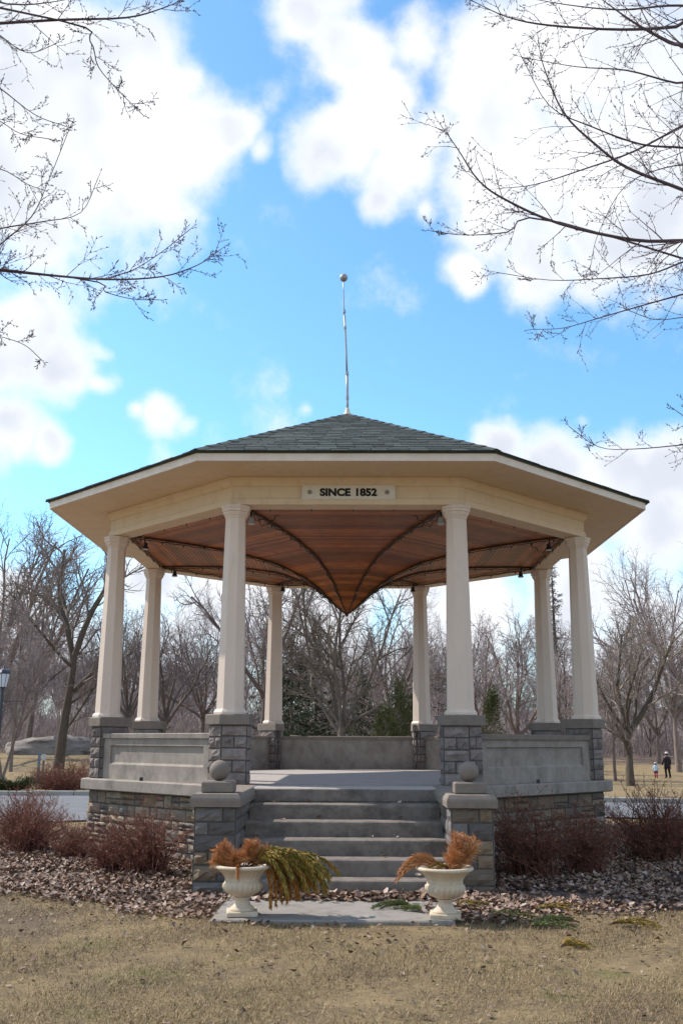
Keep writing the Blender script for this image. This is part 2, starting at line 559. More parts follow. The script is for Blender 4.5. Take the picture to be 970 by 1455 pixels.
M['dead_needle'] = mat('dead orange needles', (0.48, 0.16, 0.045), rough=0.6, isl=0.3,
                       islcol=[(0.58, 0.22, 0.085), (0.66, 0.30, 0.13), (0.46, 0.15, 0.05), (0.60, 0.24, 0.12), (0.52, 0.26, 0.09), (0.68, 0.36, 0.16), (0.33, 0.12, 0.04), (0.55, 0.38, 0.20), (0.30, 0.22, 0.07)])
M['mixed_needle'] = mat('fading conifer sprays', (0.28, 0.17, 0.03), rough=0.6, isl=0.3,
                        islcol=[(0.20, 0.19, 0.04), (0.44, 0.20, 0.035), (0.26, 0.22, 0.055), (0.12, 0.14, 0.03), (0.50, 0.24, 0.045),
                                (0.14, 0.15, 0.035), (0.36, 0.22, 0.05)])
M['green_needle'] = mat('cut green needles', (0.10, 0.14, 0.035), rough=0.6, isl=0.4,
                        islcol=[(0.11, 0.15, 0.04), (0.07, 0.11, 0.03), (0.18, 0.19, 0.06), (0.08, 0.10, 0.035)])
M['stem'] = mat('brown stem', (0.09, 0.05, 0.03), rough=0.9)
M['asphalt'] = mat('worn asphalt', (0.165, 0.165, 0.175), (0.13, 0.13, 0.14), scale=2, rough=0.9, bump=0.2, bscale=150)
M['kerb'] = mat('kerb concrete', (0.36, 0.34, 0.31), (0.29, 0.27, 0.25), scale=4, rough=0.9)
M['rock'] = mat('granite outcrop', (0.27, 0.235, 0.215), (0.18, 0.155, 0.14), scale=2.4, rough=0.95, bump=0.8, bscale=8,
                col3=(0.075, 0.066, 0.06), scale3=0.9, lo3=0.52, hi3=0.66, stretch=(0.6, 1, 2.2))


# ------------------------------------------------------------------ terrain
GZ = -0.99


def sstep(a, b, x):
    t = np.clip((x - a) / (b - a), 0, 1)
    return t * t * (3 - 2 * t)


def terrain(x, y):
    x = np.asarray(x, dtype=float)
    y = np.asarray(y, dtype=float)
    right = sstep(-2, 14, x)
    zl = GZ + 0.65 * sstep(22, 48, y) + 1.9 * sstep(50, 110, y)
    zr = GZ - 0.78 * sstep(9, 48, y) + 1.2 * sstep(58, 98, y) + 2.6 * sstep(90, 170, y)
    z = zl * (1 - right) + zr * right
    return z + 0.012 * np.sin(x * 1.3 + 0.7 * y) * np.sin(y * 0.9) - 0.02 * sstep(-8, -14, y)


def tz(x, y):
    return float(terrain(x, y))


def bed_r(th):
    """outer radius of the planting bed at angle th"""
    d = math.degrees(th) % 360
    pts = [(0, 6.6), (150, 5.0), (180, 5.2), (208, 5.55), (235, 6.75), (258, 7.45), (270, 7.55), (285, 7.55), (296, 7.75), (320, 7.7), (340, 7.2), (360, 6.6)]
    for (a, r0), (b, r1) in zip(pts, pts[1:]):
        if a <= d <= b:
            t = (d - a) / (b - a)
            return r0 + (r1 - r0) * t
    return 6.0


def bed_z(r, th):
    t = min(1, max(0, (bed_r(th) - r) / 0.7))
    return GZ + 0.006 + 0.016 * t * t * (3 - 2 * t)


# ground sheet: finer near, out to the horizon
def build_ground():
    xs = np.concatenate([np.linspace(-900, -120, 14), np.linspace(-110, -24, 30), np.linspace(-22, 22, 90), np.linspace(24, 110, 30), np.linspace(120, 900, 14)])
    ys = np.concatenate([np.linspace(-200, -30, 8), np.linspace(-26, 14, 82), np.linspace(15, 180, 84), np.linspace(200, 1500, 16)])
    X, Y = np.meshgrid(xs, ys)
    Z = terrain(X, Y)
    V = np.stack([X, Y, Z], -1).reshape(-1, 3)
    ny, nx = X.shape
    idx = np.arange(nx * ny).reshape(ny, nx)
    F = np.stack([idx[:-1, :-1], idx[:-1, 1:], idx[1:, 1:], idx[1:, :-1]], -1).reshape(-1, 4)
    m = bpy.data.materials.new('dry lawn')
    m.use_nodes = True
    t = m.node_tree
    L = t.links.new
    bs = t.nodes['Principled BSDF']
    geo = t.nodes.new('ShaderNodeNewGeometry')

    def noise(sc, det=8.0, rough=0.65):
        n = t.nodes.new('ShaderNodeTexNoise')
        L(geo.outputs['Position'], n.inputs['Vector'])
        n.inputs['Scale'].default_value = sc
        n.inputs['Detail'].default_value = det
        n.inputs['Roughness'].default_value = rough
        return n.outputs[0]

    def rng(v, a, b):
        r = t.nodes.new('ShaderNodeMapRange')
        r.interpolation_type = 'SMOOTHSTEP'
        L(v, r.inputs[0])
        r.inputs[1].default_value = a
        r.inputs[2].default_value = b
        return r.outputs[0]

    def mix(a, b, f):
        x = t.nodes.new('ShaderNodeMix')
        x.data_type = 'RGBA'
        L(f, x.inputs[0])
        for q, i in ((a, 6), (b, 7)):
            if isinstance(q, tuple):
                x.inputs[i].default_value = (*q, 1)
            else:
                L(q, x.inputs[i])
        return x.outputs[2]
    c = mix((0.30, 0.22, 0.12), (0.19, 0.14, 0.085), rng(noise(3.0), 0.35, 0.65))
    c = mix(c, (0.125, 0.092, 0.065), rng(noise(38.0, 6.0, 0.8), 0.5, 0.72))
    c = mix(c, (0.16, 0.145, 0.058), rng(noise(0.9, 5.0), 0.56, 0.72))
    c = mix(c, (0.145, 0.105, 0.08), rng(noise(0.35, 5.0), 0.55, 0.7))
    # woodland floor of dead leaves beyond the lawn
    sp = t.nodes.new('ShaderNodeSeparateXYZ')
    L(geo.outputs['Position'], sp.inputs[0])
    yy = t.nodes.new('ShaderNodeMath')
    yy.operation = 'MULTIPLY_ADD'
    L(noise(0.08, 3.0), yy.inputs[0])
    yy.inputs[1].default_value = 40
    L(sp.outputs[1], yy.inputs[2])
    c = mix(c, mix((0.20, 0.145, 0.115), (0.14, 0.10, 0.085), rng(noise(1.5), 0.4, 0.6)), rng(yy.outputs[0], 88, 104))
    L(c, bs.inputs['Base Color'])
    bs.inputs['Roughness'].default_value = 0.95
    bs.inputs['Specular IOR Level'].default_value = 0.1
    b = t.nodes.new('ShaderNodeBump')
    b.inputs['Strength'].default_value = 0.8
    b.inputs['Distance'].default_value = 0.03
    L(noise(45.0, 8.0, 0.75), b.inputs['Height'])
    L(b.outputs[0], bs.inputs['Normal'])
    tag(mesh_np('ground', V, F, m, smooth=True), kind='structure')


build_ground()


def strip(name, near, far, mt, dz, n=80):
    """a sheet between two polylines, laid dz above the terrain"""
    def samp(pl, k):
        xs = [p[0] for p in pl]
        x = pl[0][0] + (pl[-1][0] - pl[0][0]) * k / n
        return x, float(np.interp(x, xs, [p[1] for p in pl]))
    V, F = [], []
    for k in range(n + 1):
        a, b = samp(near, k), samp(far, k)
        for j in range(5):
            q = j / 4
            x, y = a[0] + (b[0] - a[0]) * q, a[1] + (b[1] - a[1]) * q
            V.append((x, y, tz(x, y) + dz))
    for k in range(n):
        for j in range(4):
            i = k * 5 + j
            F.append((i, i + 5, i + 6, i + 1))
    return tag(MB().add(V, F).build(name, mt), kind='structure')


strip('driveway', [(-60, -2), (-14, 1.6), (-6.5, 2.2), (0, 6.1), (7, 4.0), (14, 3.5), (60, 4)],
      [(-60, 14), (-14, 12.2), (-9, 11.6), (0, 11.2), (9, 9.2), (14, 9.2), (60, 12)], M['asphalt'], 0.035)
# kerb stones along the far side of the driveway
kb = empty('kerb', (-9, 11.7, GZ), kind='structure')
kx = [-60, -14, -9, 0, 9, 14, 60]
ky = [14.08, 12.28, 11.68, 11.28, 9.28, 9.28, 12.08]
for i in range(22):
    x0 = -16 + i * 1.2
    x1 = x0 + 1.19
    y0, y1 = float(np.interp(x0, kx, ky)), float(np.interp(x1, kx, ky))
    a = math.atan2(y1 - y0, x1 - x0)
    z = tz((x0 + x1) / 2, (y0 + y1) / 2)
    o = MB().box((0, 0, 0), (math.hypot(x1 - x0, y1 - y0) - 0.012, 0.15, 0.26), bev=0.015).build('kerb_stone', M['kerb'], kb)
    o.location = ((x0 + x1) / 2 + 9, (y0 + y1) / 2 - 11.7, z + 0.03 - GZ)
    o.rotation_euler = (0, 0, a)


def build_bed():
    V, F = [], []
    nth, nr = 120, 14
    for i in range(nth + 1):
        th = 2 * PI * i / nth
        R1 = bed_r(th)
        for j in range(nr + 1):
            r = 3.5 + (R1 - 3.5) * j / nr
            w = (0.12 * math.sin(th * 17) + 0.07 * math.sin(th * 41 + 1) - 0.10) * (j == nr)
            x, y = (r + w) * math.cos(th), (r + w) * math.sin(th)
            z = bed_z(r, th) if j < nr else GZ - 0.03
            V.append((x, y, z + 0.006 * math.sin(x * 9) * math.sin(y * 8)))
    for i in range(nth):
        for j in range(nr):
            a = i * (nr + 1) + j
            F.append((a, a + 1, a + nr + 2, a + nr + 1))
    tag(MB().add(V, F).build('planting_bed', M['soil'], smooth=True), kind='structure')


build_bed()
SLAB = (-1.14, 0.98, -7.66, -6.28)
sl = MB()
sl.box(((SLAB[0] + SLAB[1]) / 2, (SLAB[2] + SLAB[3]) / 2, GZ - 0.063), (SLAB[1] - SLAB[0], SLAB[3] - SLAB[2], 0.19), bev=0.012)
tag(sl.build('path_slab', M['slab']), kind='structure')
SLAB_Z = GZ + 0.032

# ================================================================== bandstand
S = 3.0
AP = S / 2 / math.tan(PI / 8)
C8 = math.cos(PI / 8)
T8 = math.tan(PI / 8)
band = empty('bandstand', (0, 0, 0), label='cream octagonal bandstand with stone base, front steps and shallow green shingled roof', cat='bandstand')


def cdir(k):
    """direction of corner k: 0 front right, 1 front left, 2 mid left ..."""
    a = -PI / 2 + PI / 8 - k * PI / 4
    return math.cos(a), math.sin(a)


def corner(ap, k):
    c = cdir(k)
    return ap / C8 * c[0], ap / C8 * c[1]


def side_frame(k):
    """side k lies between corners k and k+1 (0 = front, 1 = front left ...): outward normal n and tangent u (to the left seen from inside)"""
    a = -PI / 2 - k * PI / 4
    n = (math.cos(a), math.sin(a))
    return n, (n[1], -n[0])


def sweep_side(mb, k, prof, gap=0.0, mi=0, trim=(0, 0)):
    """closed profile (apothem, z) run along side k, mitred at the corners"""
    n, u = side_frame(k)
    R = []
    for sgn, tr in ((-1, trim[0]), (1, trim[1])):
        ring = []
        for ap, z in prof:
            h = ap * T8 - gap - tr
            ring.append((n[0] * ap + u[0] * h * sgn, n[1] * ap + u[1] * h * sgn, z))
        R.append(ring)
    mb.loft(R, mi=mi)
    return mb


SIDE_NAMES = ['front', 'front left', 'left', 'back left', 'back', 'back right', 'right', 'front right']
rnd = random.Random(7)


STONES = []


def make_stone(name, p0, u, n, x0, x1, z0, z1, proud, mt, parent, rough=0.02, depth=0.07, joint=0.010, nx=None):
    """one rock-faced block on a wall face: p0 start of the face, u along it, n outward"""
    w, h = x1 - x0 - joint * 2, z1 - z0 - joint * 2
    if nx is None:
        nx = 4 if w > 0.22 else 3
    nz = 3
    V, F = [], []
    for j in range(nz + 1):
        for i in range(nx + 1):
            fx, fz = i / nx, j / nz
            edge = i in (0, nx) or j in (0, nz)
            d = proud * 0.25 if edge else proud + rnd.uniform(-rough, rough)
            if edge:
                d += rnd.uniform(-0.003, 0.003)
            jx = 0 if i in (0, nx) else rnd.uniform(-0.25, 0.25) / nx
            jz = 0 if j in (0, nz) else rnd.uniform(-0.25, 0.25) / nz
            if not edge or True:
                fx2 = 0.04 + (fx + jx) * 0.92 if not edge else fx
                fz2 = 0.05 + (fz + jz) * 0.90 if not edge else fz
            q = x0 + joint + fx2 * w
            V.append((p0[0] + u[0] * q + n[0] * d, p0[1] + u[1] * q + n[1] * d, z0 + joint + fz2 * h))
    for j in range(nz):
        for i in range(nx):
            a = j * (nx + 1) + i
            F.append((a, a + 1, a + nx + 2, a + nx + 1))
    b = len(V)
    cs = [(0, 0), (1, 0), (1, 1), (0, 1)]
    for fx, fz in cs:
        q = x0 + joint + fx * w
        V.append((p0[0] + u[0] * q - n[0] * depth, p0[1] + u[1] * q - n[1] * depth, z0 + joint + fz * h))
    bot = list(range(nx + 1))
    top = [nz * (nx + 1) + i for i in range(nx + 1)]
    lef = [j * (nx + 1) for j in range(nz + 1)]
    rig = [j * (nx + 1) + nx for j in range(nz + 1)]
    F.append(tuple([b, b + 1] + bot[::-1]))
    F.append(tuple([b + 2, b + 3] + top))
    F.append(tuple([b + 3, b] + lef))
    F.append(tuple([b + 1, b + 2] + rig[::-1]))
    F.append((b + 3, b + 2, b + 1, b))
    mb = MB().add(V, F)
    if parent is None:
        return mb
    mid_ = Vector(((V[0][0] + V[nx][0]) / 2, (V[0][1] + V[nx][1]) / 2, (z0 + z1) / 2))
    ray = CAM - mid_
    size = w * h * max(0.0, ray.normalized().dot(Vector((n[0], n[1], 0)))) / ray.length_squared
    STONES.append((size, mb, mt, parent))


def clad(parent, p0, u, n, L, z0, z1, courses, mt, avg, proud=0.015, rough=0.012, vary=0.35, pattern=None, stuff=None, depth=0.07):
    """courses of blocks over one wall face; separate objects, or gathered into a stuff mesh"""
    hs = [1 + (rnd.uniform(-vary, vary) if vary else 0) for _ in range(courses)]
    s = sum(hs)
    z = z0
    for c in range(courses):
        h = (z1 - z0) * hs[c] / s
        if pattern:
            cuts = pattern[c % len(pattern)]
            xs = [0] + [L * q for q in cuts] + [L]
        else:
            xs = [0.0]
            while xs[-1] < L - avg * 0.75:
                xs.append(xs[-1] + avg * rnd.uniform(0.55, 1.5))
            if L - xs[-1] < avg * 0.35:
                xs[-1] = L
            else:
                xs.append(L)
            if len(xs) > 2 and xs[-1] - xs[-2] < 0.05:
                xs.pop(-2)
        for a, b in zip(xs, xs[1:]):
            pr_ = proud * rnd.uniform(0.7, 1.3)
            if vary > 0.3 and b - a > 0.16 and h > 0.1 and rnd.random() < 0.32:
                hm = h * rnd.uniform(0.4, 0.6)
                for z_a, z_b in ((z, z + hm), (z + hm, z + h)):
                    if stuff is not None:
                        q = make_stone('stone', p0, u, n, a, b, z_a, z_b, pr_, mt, None, rough, depth)
                        stuff.add(q.v, q.f)
                    else:
                        make_stone('stone', p0, u, n, a, b, z_a, z_b, pr_, mt, parent, rough, depth)
                continue
            if stuff is not None:
                q = make_stone('stone', p0, u, n, a, b, z, z + h, pr_, mt, None, rough, depth)
                stuff.add(q.v, q.f)
            else:
                make_stone('stone', p0, u, n, a, b, z, z + h, pr_, mt, parent, rough, depth)
        z += h


# foundation core, stones, ledge
FA = 3.80
o = MB()
o.prism([corner(FA, k) for k in range(7, -1, -1)], GZ - 0.3, -0.165)
fnd = o.build('foundation', M['mortar'], band)
rest = MB()
for k in range(8):
    n, u = side_frame(k)
    h = FA * T8
    p0 = (n[0] * FA - u[0] * h, n[1] * FA - u[1] * h)
    if k in (1, 7):
        clad(fnd, p0, u, n, 2 * h, GZ - 0.05, -0.168, 6, M['stone_warm'], 0.27, proud=0.035, rough=0.018)
    else:
        clad(None, p0, u, n, 2 * h, GZ - 0.05, -0.168, 6, M['stone_warm'], 0.33, proud=0.035, rough=0.018, stuff=rest)
tag(rest.build('stones', M['stone_warm'], fnd), kind='stuff')
for k in range(8):
    mb = MB()
    sweep_side(mb, k, [(3.55, -0.16), (3.90, -0.16), (3.93, -0.145), (3.93, -0.015), (3.915, 0.0), (3.55, 0.0)], gap=0.002)
    mb.build('ledge', M['concrete'], band)
# floor slab
o = MB()
o.prism([corner(3.545, k) for k in range(7, -1, -1)], -0.16, 0.004)
o.build('floor', M['floor'], band)
# landing and steps
NOSE = [-4.50, -4.88, -5.25, -5.61, -5.96, -6.28]
RISE = 0.162
XS = 1.10
for i, y in enumerate(NOSE):
    top = -RISE * i
    y1 = -3.932 if i == 0 else NOSE[i - 1] - 0.006
    zb = top - RISE - 0.02
    if i == 5:
        zb = GZ - 0.15
    mb = MB()
    # slightly worn nosing
    nseg = 22
    rings = []
    for s in range(nseg + 1):
        x = -XS + 2 * XS * s / nseg
        wv = 0.006 * math.sin(s * 1.7 + i) + rnd.uniform(-0.003, 0.003)
        yy = y + wv
        rings.append([(x, y1, top - 0.004 if i else top + 0.004), (x, yy + 0.028, top + rnd.uniform(-0.003, 0.002)), (x, yy + 0.006, top - 0.012),
                      (x, yy, top - 0.034), (x, yy + 0.004, zb), (x, y1, zb)])
    mb.loft(rings)
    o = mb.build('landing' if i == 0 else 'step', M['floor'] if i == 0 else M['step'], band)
    if i == 0:
        mb2 = MB()
        mb2.box((0, y - 0.004, -0.085), (2 * XS - 0.01, 0.03, 0.145), bev=0.008)
        mb2.build('riser', M['step'], o)

# cheek walls either side of the steps
for sgn in (-1, 1):
    x0, x1 = 1.115, 1.545
    yf, yb = -6.05, -3.94
    mb = MB()
    mb.box((sgn * (x0 + x1) / 2, (yf + yb) / 2, (GZ - 0.3 - 0.125) / 2), (x1 - x0, yb - yf, -0.125 - GZ + 0.3))
    cw = mb.build('cheek_wall', M['mortar'], band)
    xa, xb = (-x1, -x0) if sgn < 0 else (x0, x1)
    fz0 = GZ - 0.03
    pats = [[], [0.98 / 2.6 + 0.2], [0.35], [], [0.34], [0.68]] if sgn < 0 else [[0.45], [], [0.6], [], [0.4], [0.67]]
    clad(cw, (xa, yf), (1, 0), (0, -1), xb - xa, fz0, -0.127, 6, M['stone_cheek'], 0.3, proud=0.034, rough=0.020, pattern=pats, vary=0.2)
    clad(cw, (-x0 if sgn < 0 else x0, yf if sgn < 0 else yb), (0, 1) if sgn < 0 else (0, -1), (1, 0) if sgn < 0 else (-1, 0), yb - yf,
         GZ, -0.127, 6, M['stone_cheek'], 0.36, proud=0.016, rough=0.01, vary=0.2, depth=0.03)
    clad(cw, (-x1 if sgn < 0 else x1, yb if sgn < 0 else yf), (0, -1) if sgn < 0 else (0, 1), (-1, 0) if sgn < 0 else (1, 0), yb - yf,
         GZ, -0.127, 6, M['stone_cheek'], 0.5, proud=0.028, rough=0.012, vary=0.2)
    # capstone with weathered top edge
    cx = sgn * (x0 + x1) / 2
    hw, y0c, y1c = (x1 - x0) / 2 + 0.045, yf - 0.06, yb - 0.008
    prof = [(hw, -0.124), (hw + 0.006, -0.06), (hw, -0.035), (hw - 0.022, 0.004), (hw - 0.04, 0.010)]
    rings = []
    for w, z in prof:
        e = hw - w
        rings.append([(cx - w, y0c + e, z), (cx + w, y0c + e, z), (cx + w, y1c, z), (cx - w, y1c, z)])
    cap = MB().loft(rings).build('capstone', M['coping'], cw)
    MB().box((cx, -5.83, 0.07), (0.335, 0.335, 0.12), bev=0.014).build('pedestal', M['coping'], cw)
    MB().sphere((cx, -5.83, 0.236), 0.108, 28, 18).build('stone_ball', M['coping'], cw, smooth=True)

# piers (wrapped round the corners) with caps, and columns
PIER_T, PIER_CAP0, PIER_CAP1 = 0.0, 0.745, 0.882
OA, IA = 3.82, 3.36            # outer and inner faces of a pier


def pier_poly(k, grow=0.0):
    """footprint of the pier on corner k (outer corner, then round)"""
    O = corner(OA + grow, k)
    I = corner(IA - grow, k)
    n0, u0 = side_frame(k)          # side k starts at corner k
    n1, u1 = side_frame((k - 1) % 8)  # side k-1 ends at corner k
    La = (0.33 if k == 1 else 0.26) + grow
    Lb = (0.33 if k == 0 else 0.26) + grow
    A = (O[0] + u0[0] * Lb, O[1] + u0[1] * Lb)
    t = OA - IA + 2 * grow
    A2 = (A[0] - n0[0] * t, A[1] - n0[1] * t)
    B = (O[0] - u1[0] * La, O[1] - u1[1] * La)
    B2 = (B[0] - n1[0] * t, B[1] - n1[1] * t)
    return [O, A, A2, I, B2, B]


back_stones = MB()
for k in range(8):
    poly = pier_poly(k)
    pr = MB().prism(poly[::-1], 0.0, PIER_CAP0).build('pier', M['mortar'], band)
    O, A, A2, I, B2, B = poly
    faces = [(B, O), (O, A), (A, A2), (A2, I), (I, B2), (B2, B)]
    for fi, (p, q) in enumerate(faces):
        # faces walk clockwise seen from above, so the outward side is on the left
        L = math.hypot(q[0] - p[0], q[1] - p[1])
        u = ((q[0] - p[0]) / L, (q[1] - p[1]) / L)
        nn = (-u[1], u[0])
        # stone face needs u pointing to the right when seen from outside
        p_, u_ = q, (-u[0], -u[1])
        mid = Vector(((p[0] + q[0]) / 2, (p[1] + q[1]) / 2, 0.4))
        facing = (CAM - mid).to_2d().normalized().dot(Vector(nn))
        pats = [[], [0.45], [], [0.5], []] if fi in (0, 1) else ([[0.55], [], [0.4], [], [0.5]] if fi in (3, 4) else [[], [0.5], [], [0.35], []])
        z0 = 0.003
        if facing > 0.05 and not (fi in (2, 5) and k in (3, 4, 5, 6)):
            clad(pr, p_, u_, nn, L, z0, PIER_CAP0, 5, M['stone_grey'], 0.3, proud=0.022, rough=0.017, pattern=pats, vary=0.06, depth=0.03)
        else:
            clad(None, p_, u_, nn, L, z0, PIER_CAP0, 5, M['stone_grey'], 0.3, proud=0.022, rough=0.017, pattern=pats, vary=0.06, stuff=back_stones, depth=0.03)
    rings = []
    for g, z in ((0.045, PIER_CAP0 + 0.002), (0.05, PIER_CAP0 + 0.012), (0.05, PIER_CAP1 - 0.014), (0.038, PIER_CAP1)):
        rings.append([(p[0], p[1], z) for p in pier_poly(k, g)[::-1]])
    MB().loft(rings).build('pier_cap', M['coping'], pr)
    # column: tapered octagonal shaft
    cx, cy = corner(AP, k)
    rot = PI / 8
    r0, r1 = 0.174 / C8, 0.131 / C8
    zc0, zc1 = PIER_CAP1, 3.665
    shaft = [(r0, zc0 + 0.045)] + [(r0 + (r1 - r0) * t ** 1.08, zc0 + 0.05 + (zc1 - 0.17 - zc0 - 0.05) * t) for t in (0.25, 0.5, 0.75, 1.0)]
    col = MB().ngon_loft(shaft, 8, (cx, cy, 0), rot).build('column', M['column'], band)
    MB().ngon_loft([(r0 + 0.035, zc0 + 0.002), (r0 + 0.035, zc0 + 0.03), (r0 + 0.012, zc0 + 0.062), (r0 - 0.01, zc0 + 0.066)], 8, (cx, cy, 0), rot).build('column_base', M['column'], col)
    b = zc1 - 0.17
    MB().ngon_loft([(r1 - 0.006, b - 0.006), (r1 + 0.010, b - 0.002), (r1 + 0.012, b + 0.022), (r1 + 0.024, b + 0.030), (r1 + 0.038, b + 0.060), (r1 + 0.038, b + 0.080),
                    (r1 + 0.054, b + 0.084), (r1 + 0.056, b + 0.125), (r1 + 0.066, b + 0.130), (r1 + 0.066, zc1 - 0.004), (r1 + 0.04, zc1)],
                   8, (cx, cy, 0), rot).build('capital', M['column'], col)
if back_stones.v:
    tag(back_stones.build('pier_stones', M['stone_grey'], band), kind='stuff')

STONES.sort(key=lambda q: -q[0])
for size, mb, mt, par_ in STONES[:295]:
    mb.build('stone', mt, par_)
left_over = {}
for size, mb, mt, par_ in STONES[295:]:
    left_over.setdefault((par_.name, mt.name), (MB(), mt, par_))[0].add(mb.v, mb.f)
for mb, mt, par_ in left_over.values():
    tag(mb.build('stones', mt, par_), kind='stuff')

# parapets on every side but the front
for k in range(1, 8):
    n, u = side_frame(k)
    po, pi_ = 3.76, 3.52
    h = po * T8 - 0.17
    pp = MB()

    def P(ap, s, z):
        return (n[0] * ap + u[0] * s, n[1] * ap + u[1] * s, z)
    # outer face with a recessed panel
    xs = h - 0.02
    f0, f1 = 0.235, 0.475         # panel bottom and top
    e = xs - 0.23
    a = [P(po, -xs, 0.001), P(po, xs, 0.001), P(po, xs, 0.575), P(po, -xs, 0.575)]
    b = [P(po, -e, f0 - 0.03), P(po, e, f0 - 0.03), P(po, e, f1), P(po, -e, f1)]
    d = [P(po - 0.032, -e + 0.006, f0), P(po - 0.032, e - 0.006, f0), P(po - 0.032, e - 0.006, f1 - 0.006), P(po - 0.032, -e + 0.006, f1 - 0.006)]
    V = a + b + d
    F = []
    for i in range(4):
        j = (i + 1) % 4
        F += [(i, j, 4 + j, 4 + i), (4 + i, 4 + j, 8 + j, 8 + i)]
    F.append((8, 9, 10, 11))
    c = [P(pi_, -xs, 0.001), P(pi_, xs, 0.001), P(pi_, xs, 0.575), P(pi_, -xs, 0.575)]
    nb = len(V)
    V += c
    F += [(nb + 3, nb + 2, nb + 1, nb)] + [(j, i, nb + i, nb + j) for i, j in ((0, 1), (1, 2), (2, 3), (3, 0))]
    pp.add(V, F)
    par = pp.build('parapet', M['concrete'], band)
    cp = MB()
    ring = [[P(ap, s, z) for ap, z in ((pi_ - 0.03, 0.577), (po + 0.03, 0.577), (po + 0.035, 0.635), (po + 0.02, 0.645), (pi_ - 0.02, 0.645), (pi_ - 0.035, 0.635))] for s in (-xs, xs)]
    cp.loft(ring)
    cp.build('coping', M['coping'] if k in (6, 7, 4, 5, 3) else M['concrete'], par)

# entablature: one beam per side
for k in range(8):
    mb = MB()
    prof = [(3.46, 3.668), (3.735, 3.668), (3.75, 3.674), (3.75, 3.752), (3.738, 3.760), (3.726, 3.764), (3.726, 3.925), (3.742, 3.932), (3.752, 3.945),
            (3.775, 3.985), (3.785, 4.02), (3.80, 4.03), (3.80, 4.044), (3.46, 4.044)]
    sweep_side(mb, k, prof, gap=0.0012)
    mb.build('beam', M['cream'], band)
# soffit and fascia
EA = 4.607
for k in range(8):
    sweep_side(MB(), k, [(3.6, 4.047), (EA - 0.03, 4.047), (EA - 0.03, 4.062), (3.6, 4.062)], gap=0.001).build('soffit', M['cream'], band)
    mb = MB()
    sweep_side(mb, k, [(EA - 0.035, 4.041), (EA, 4.041), (EA, 4.135), (EA + 0.012, 4.137), (EA + 0.012, 4.163), (EA - 0.035, 4.163)], gap=0.001)
    mb.build('fascia', M['white_trim'], band)
# roof: courses of shingles on each facet
APEX = 6.23
RE = EA + 0.035
Z_E = 4.166
courses = 26
slope = (APEX - Z_E) / RE
for k in range(8):
    n, u = side_frame(k)
    mb = MB()
    # deck
    deck = []
    for ap in (RE, 0.0):
        h = ap * T8
        z = APEX - slope * ap
        deck += [(n[0] * ap - u[0] * h, n[1] * ap - u[1] * h, z), (n[0] * ap + u[0] * h, n[1] * ap + u[1] * h, z)]
    dd = MB()
    tri = [deck[0], deck[1], (0, 0, APEX)]
    dd.add(tri + [(p[0] * 0.995, p[1] * 0.995, p[2] - 0.03) for p in tri], [(0, 2, 1), (3, 4, 5), (0, 1, 4, 3), (1, 2, 5, 4), (2, 0, 3, 5)])
    rf = dd.build('roof_panel', M['shingle'], band)
    for c in range(courses):
        ap0 = RE + 0.02 - (RE / courses) * c
        ap1 = max(0.01, ap0 - RE / courses * 1.25)
        h0, h1 = ap0 * T8, ap1 * T8
        s = -h0 - rnd.uniform(0, 0.25)
        while s < h0:
            w = rnd.uniform(0.20, 0.30)
            a, b = max(s, -h0), min(s + w - 0.008, h0)
            s += w
            if b - a < 0.02:
                continue
            lift = 0.013 + rnd.uniform(-0.003, 0.005)
            dz = rnd.uniform(-0.01, 0.01)
            q = []
            for ap, hh, l in ((ap0 - dz, h0, lift), (ap1, h1, 0.004)):
                z = APEX - slope * ap + l
                aa, bb = max(a, -hh), min(b, hh)
                if aa > bb:
                    aa = bb = max(-hh, min(hh, (a + b) / 2))
                q.append(((n[0] * ap + u[0] * aa, n[1] * ap + u[1] * aa, z), (n[0] * ap + u[0] * bb, n[1] * ap + u[1] * bb, z)))
            (A0, B0), (A1, B1) = q
            lo = [(p[0], p[1], p[2] - lift) for p in (A0, B0)]
            mb.add([A0, B0, B1, A1] + lo, [(1, 0, 3, 2), (0, 1, 5, 4)])
    tag(mb.build('shingles', M['shingle'], rf), kind='stuff')
    # hip cap
    ck = cdir(k)
    path = []
    for i in range(18):
        r = (RE + 0.02) / C8 * (1 - i / 17.5)
        path.append((ck[0] * r, ck[1] * r, APEX - slope * r * C8 + 0.018 + (0.006 if i % 2 else 0)))
    hp = MB()
    for a, b in zip(path, path[1:]):
        side = Vector((-ck[1], ck[0], 0)) * 0.085
        a, b = Vector(a), Vector(b)
        dn = Vector((0, 0, -0.030))
        ov = (b - a) * 0.12
        up = Vector((0, 0, 0.012))
        hp.add([a - side + dn + up, a + up, a + side + dn + up, b - side + dn + ov, b + ov, b + side + dn + ov], [(0, 1, 4, 3), (1, 2, 5, 4)])
    hp.build('hip_cap', M['shingle'], rf)
# ceiling: eight sectors of narrow boards sweeping down to a point
RT = [(0, 2.65), (0.12, 2.73), (0.25, 2.845), (0.5, 3.075), (0.56, 3.115), (0.8, 3.26), (1.02, 3.35), (1.2, 3.42), (1.38, 3.475), (1.82, 3.555), (2.19, 3.615), (2.77, 3.665), (3.32, 3.705), (3.78, 3.725), (4.2, 3.74)]
_rx = np.array([p[0] for p in RT])
_rz = np.array([p[1] for p in RT])
_g = np.linspace(0, 4.2, 300)
_gz = np.interp(_g, _rx, _rz)
_ker = np.hanning(25)
_ker /= _ker.sum()
_gz2 = np.convolve(np.concatenate([2 * _gz[0] - _gz[1:13][::-1], _gz, np.full(12, _gz[-1])]), _ker, mode='valid')
_w = np.clip(_g / 0.35, 0, 1)
_gz = _gz * (1 - _w) + _gz2[:300] * _w


def ceil_z(ap):
    return float(np.interp(ap / C8, _g, _gz))


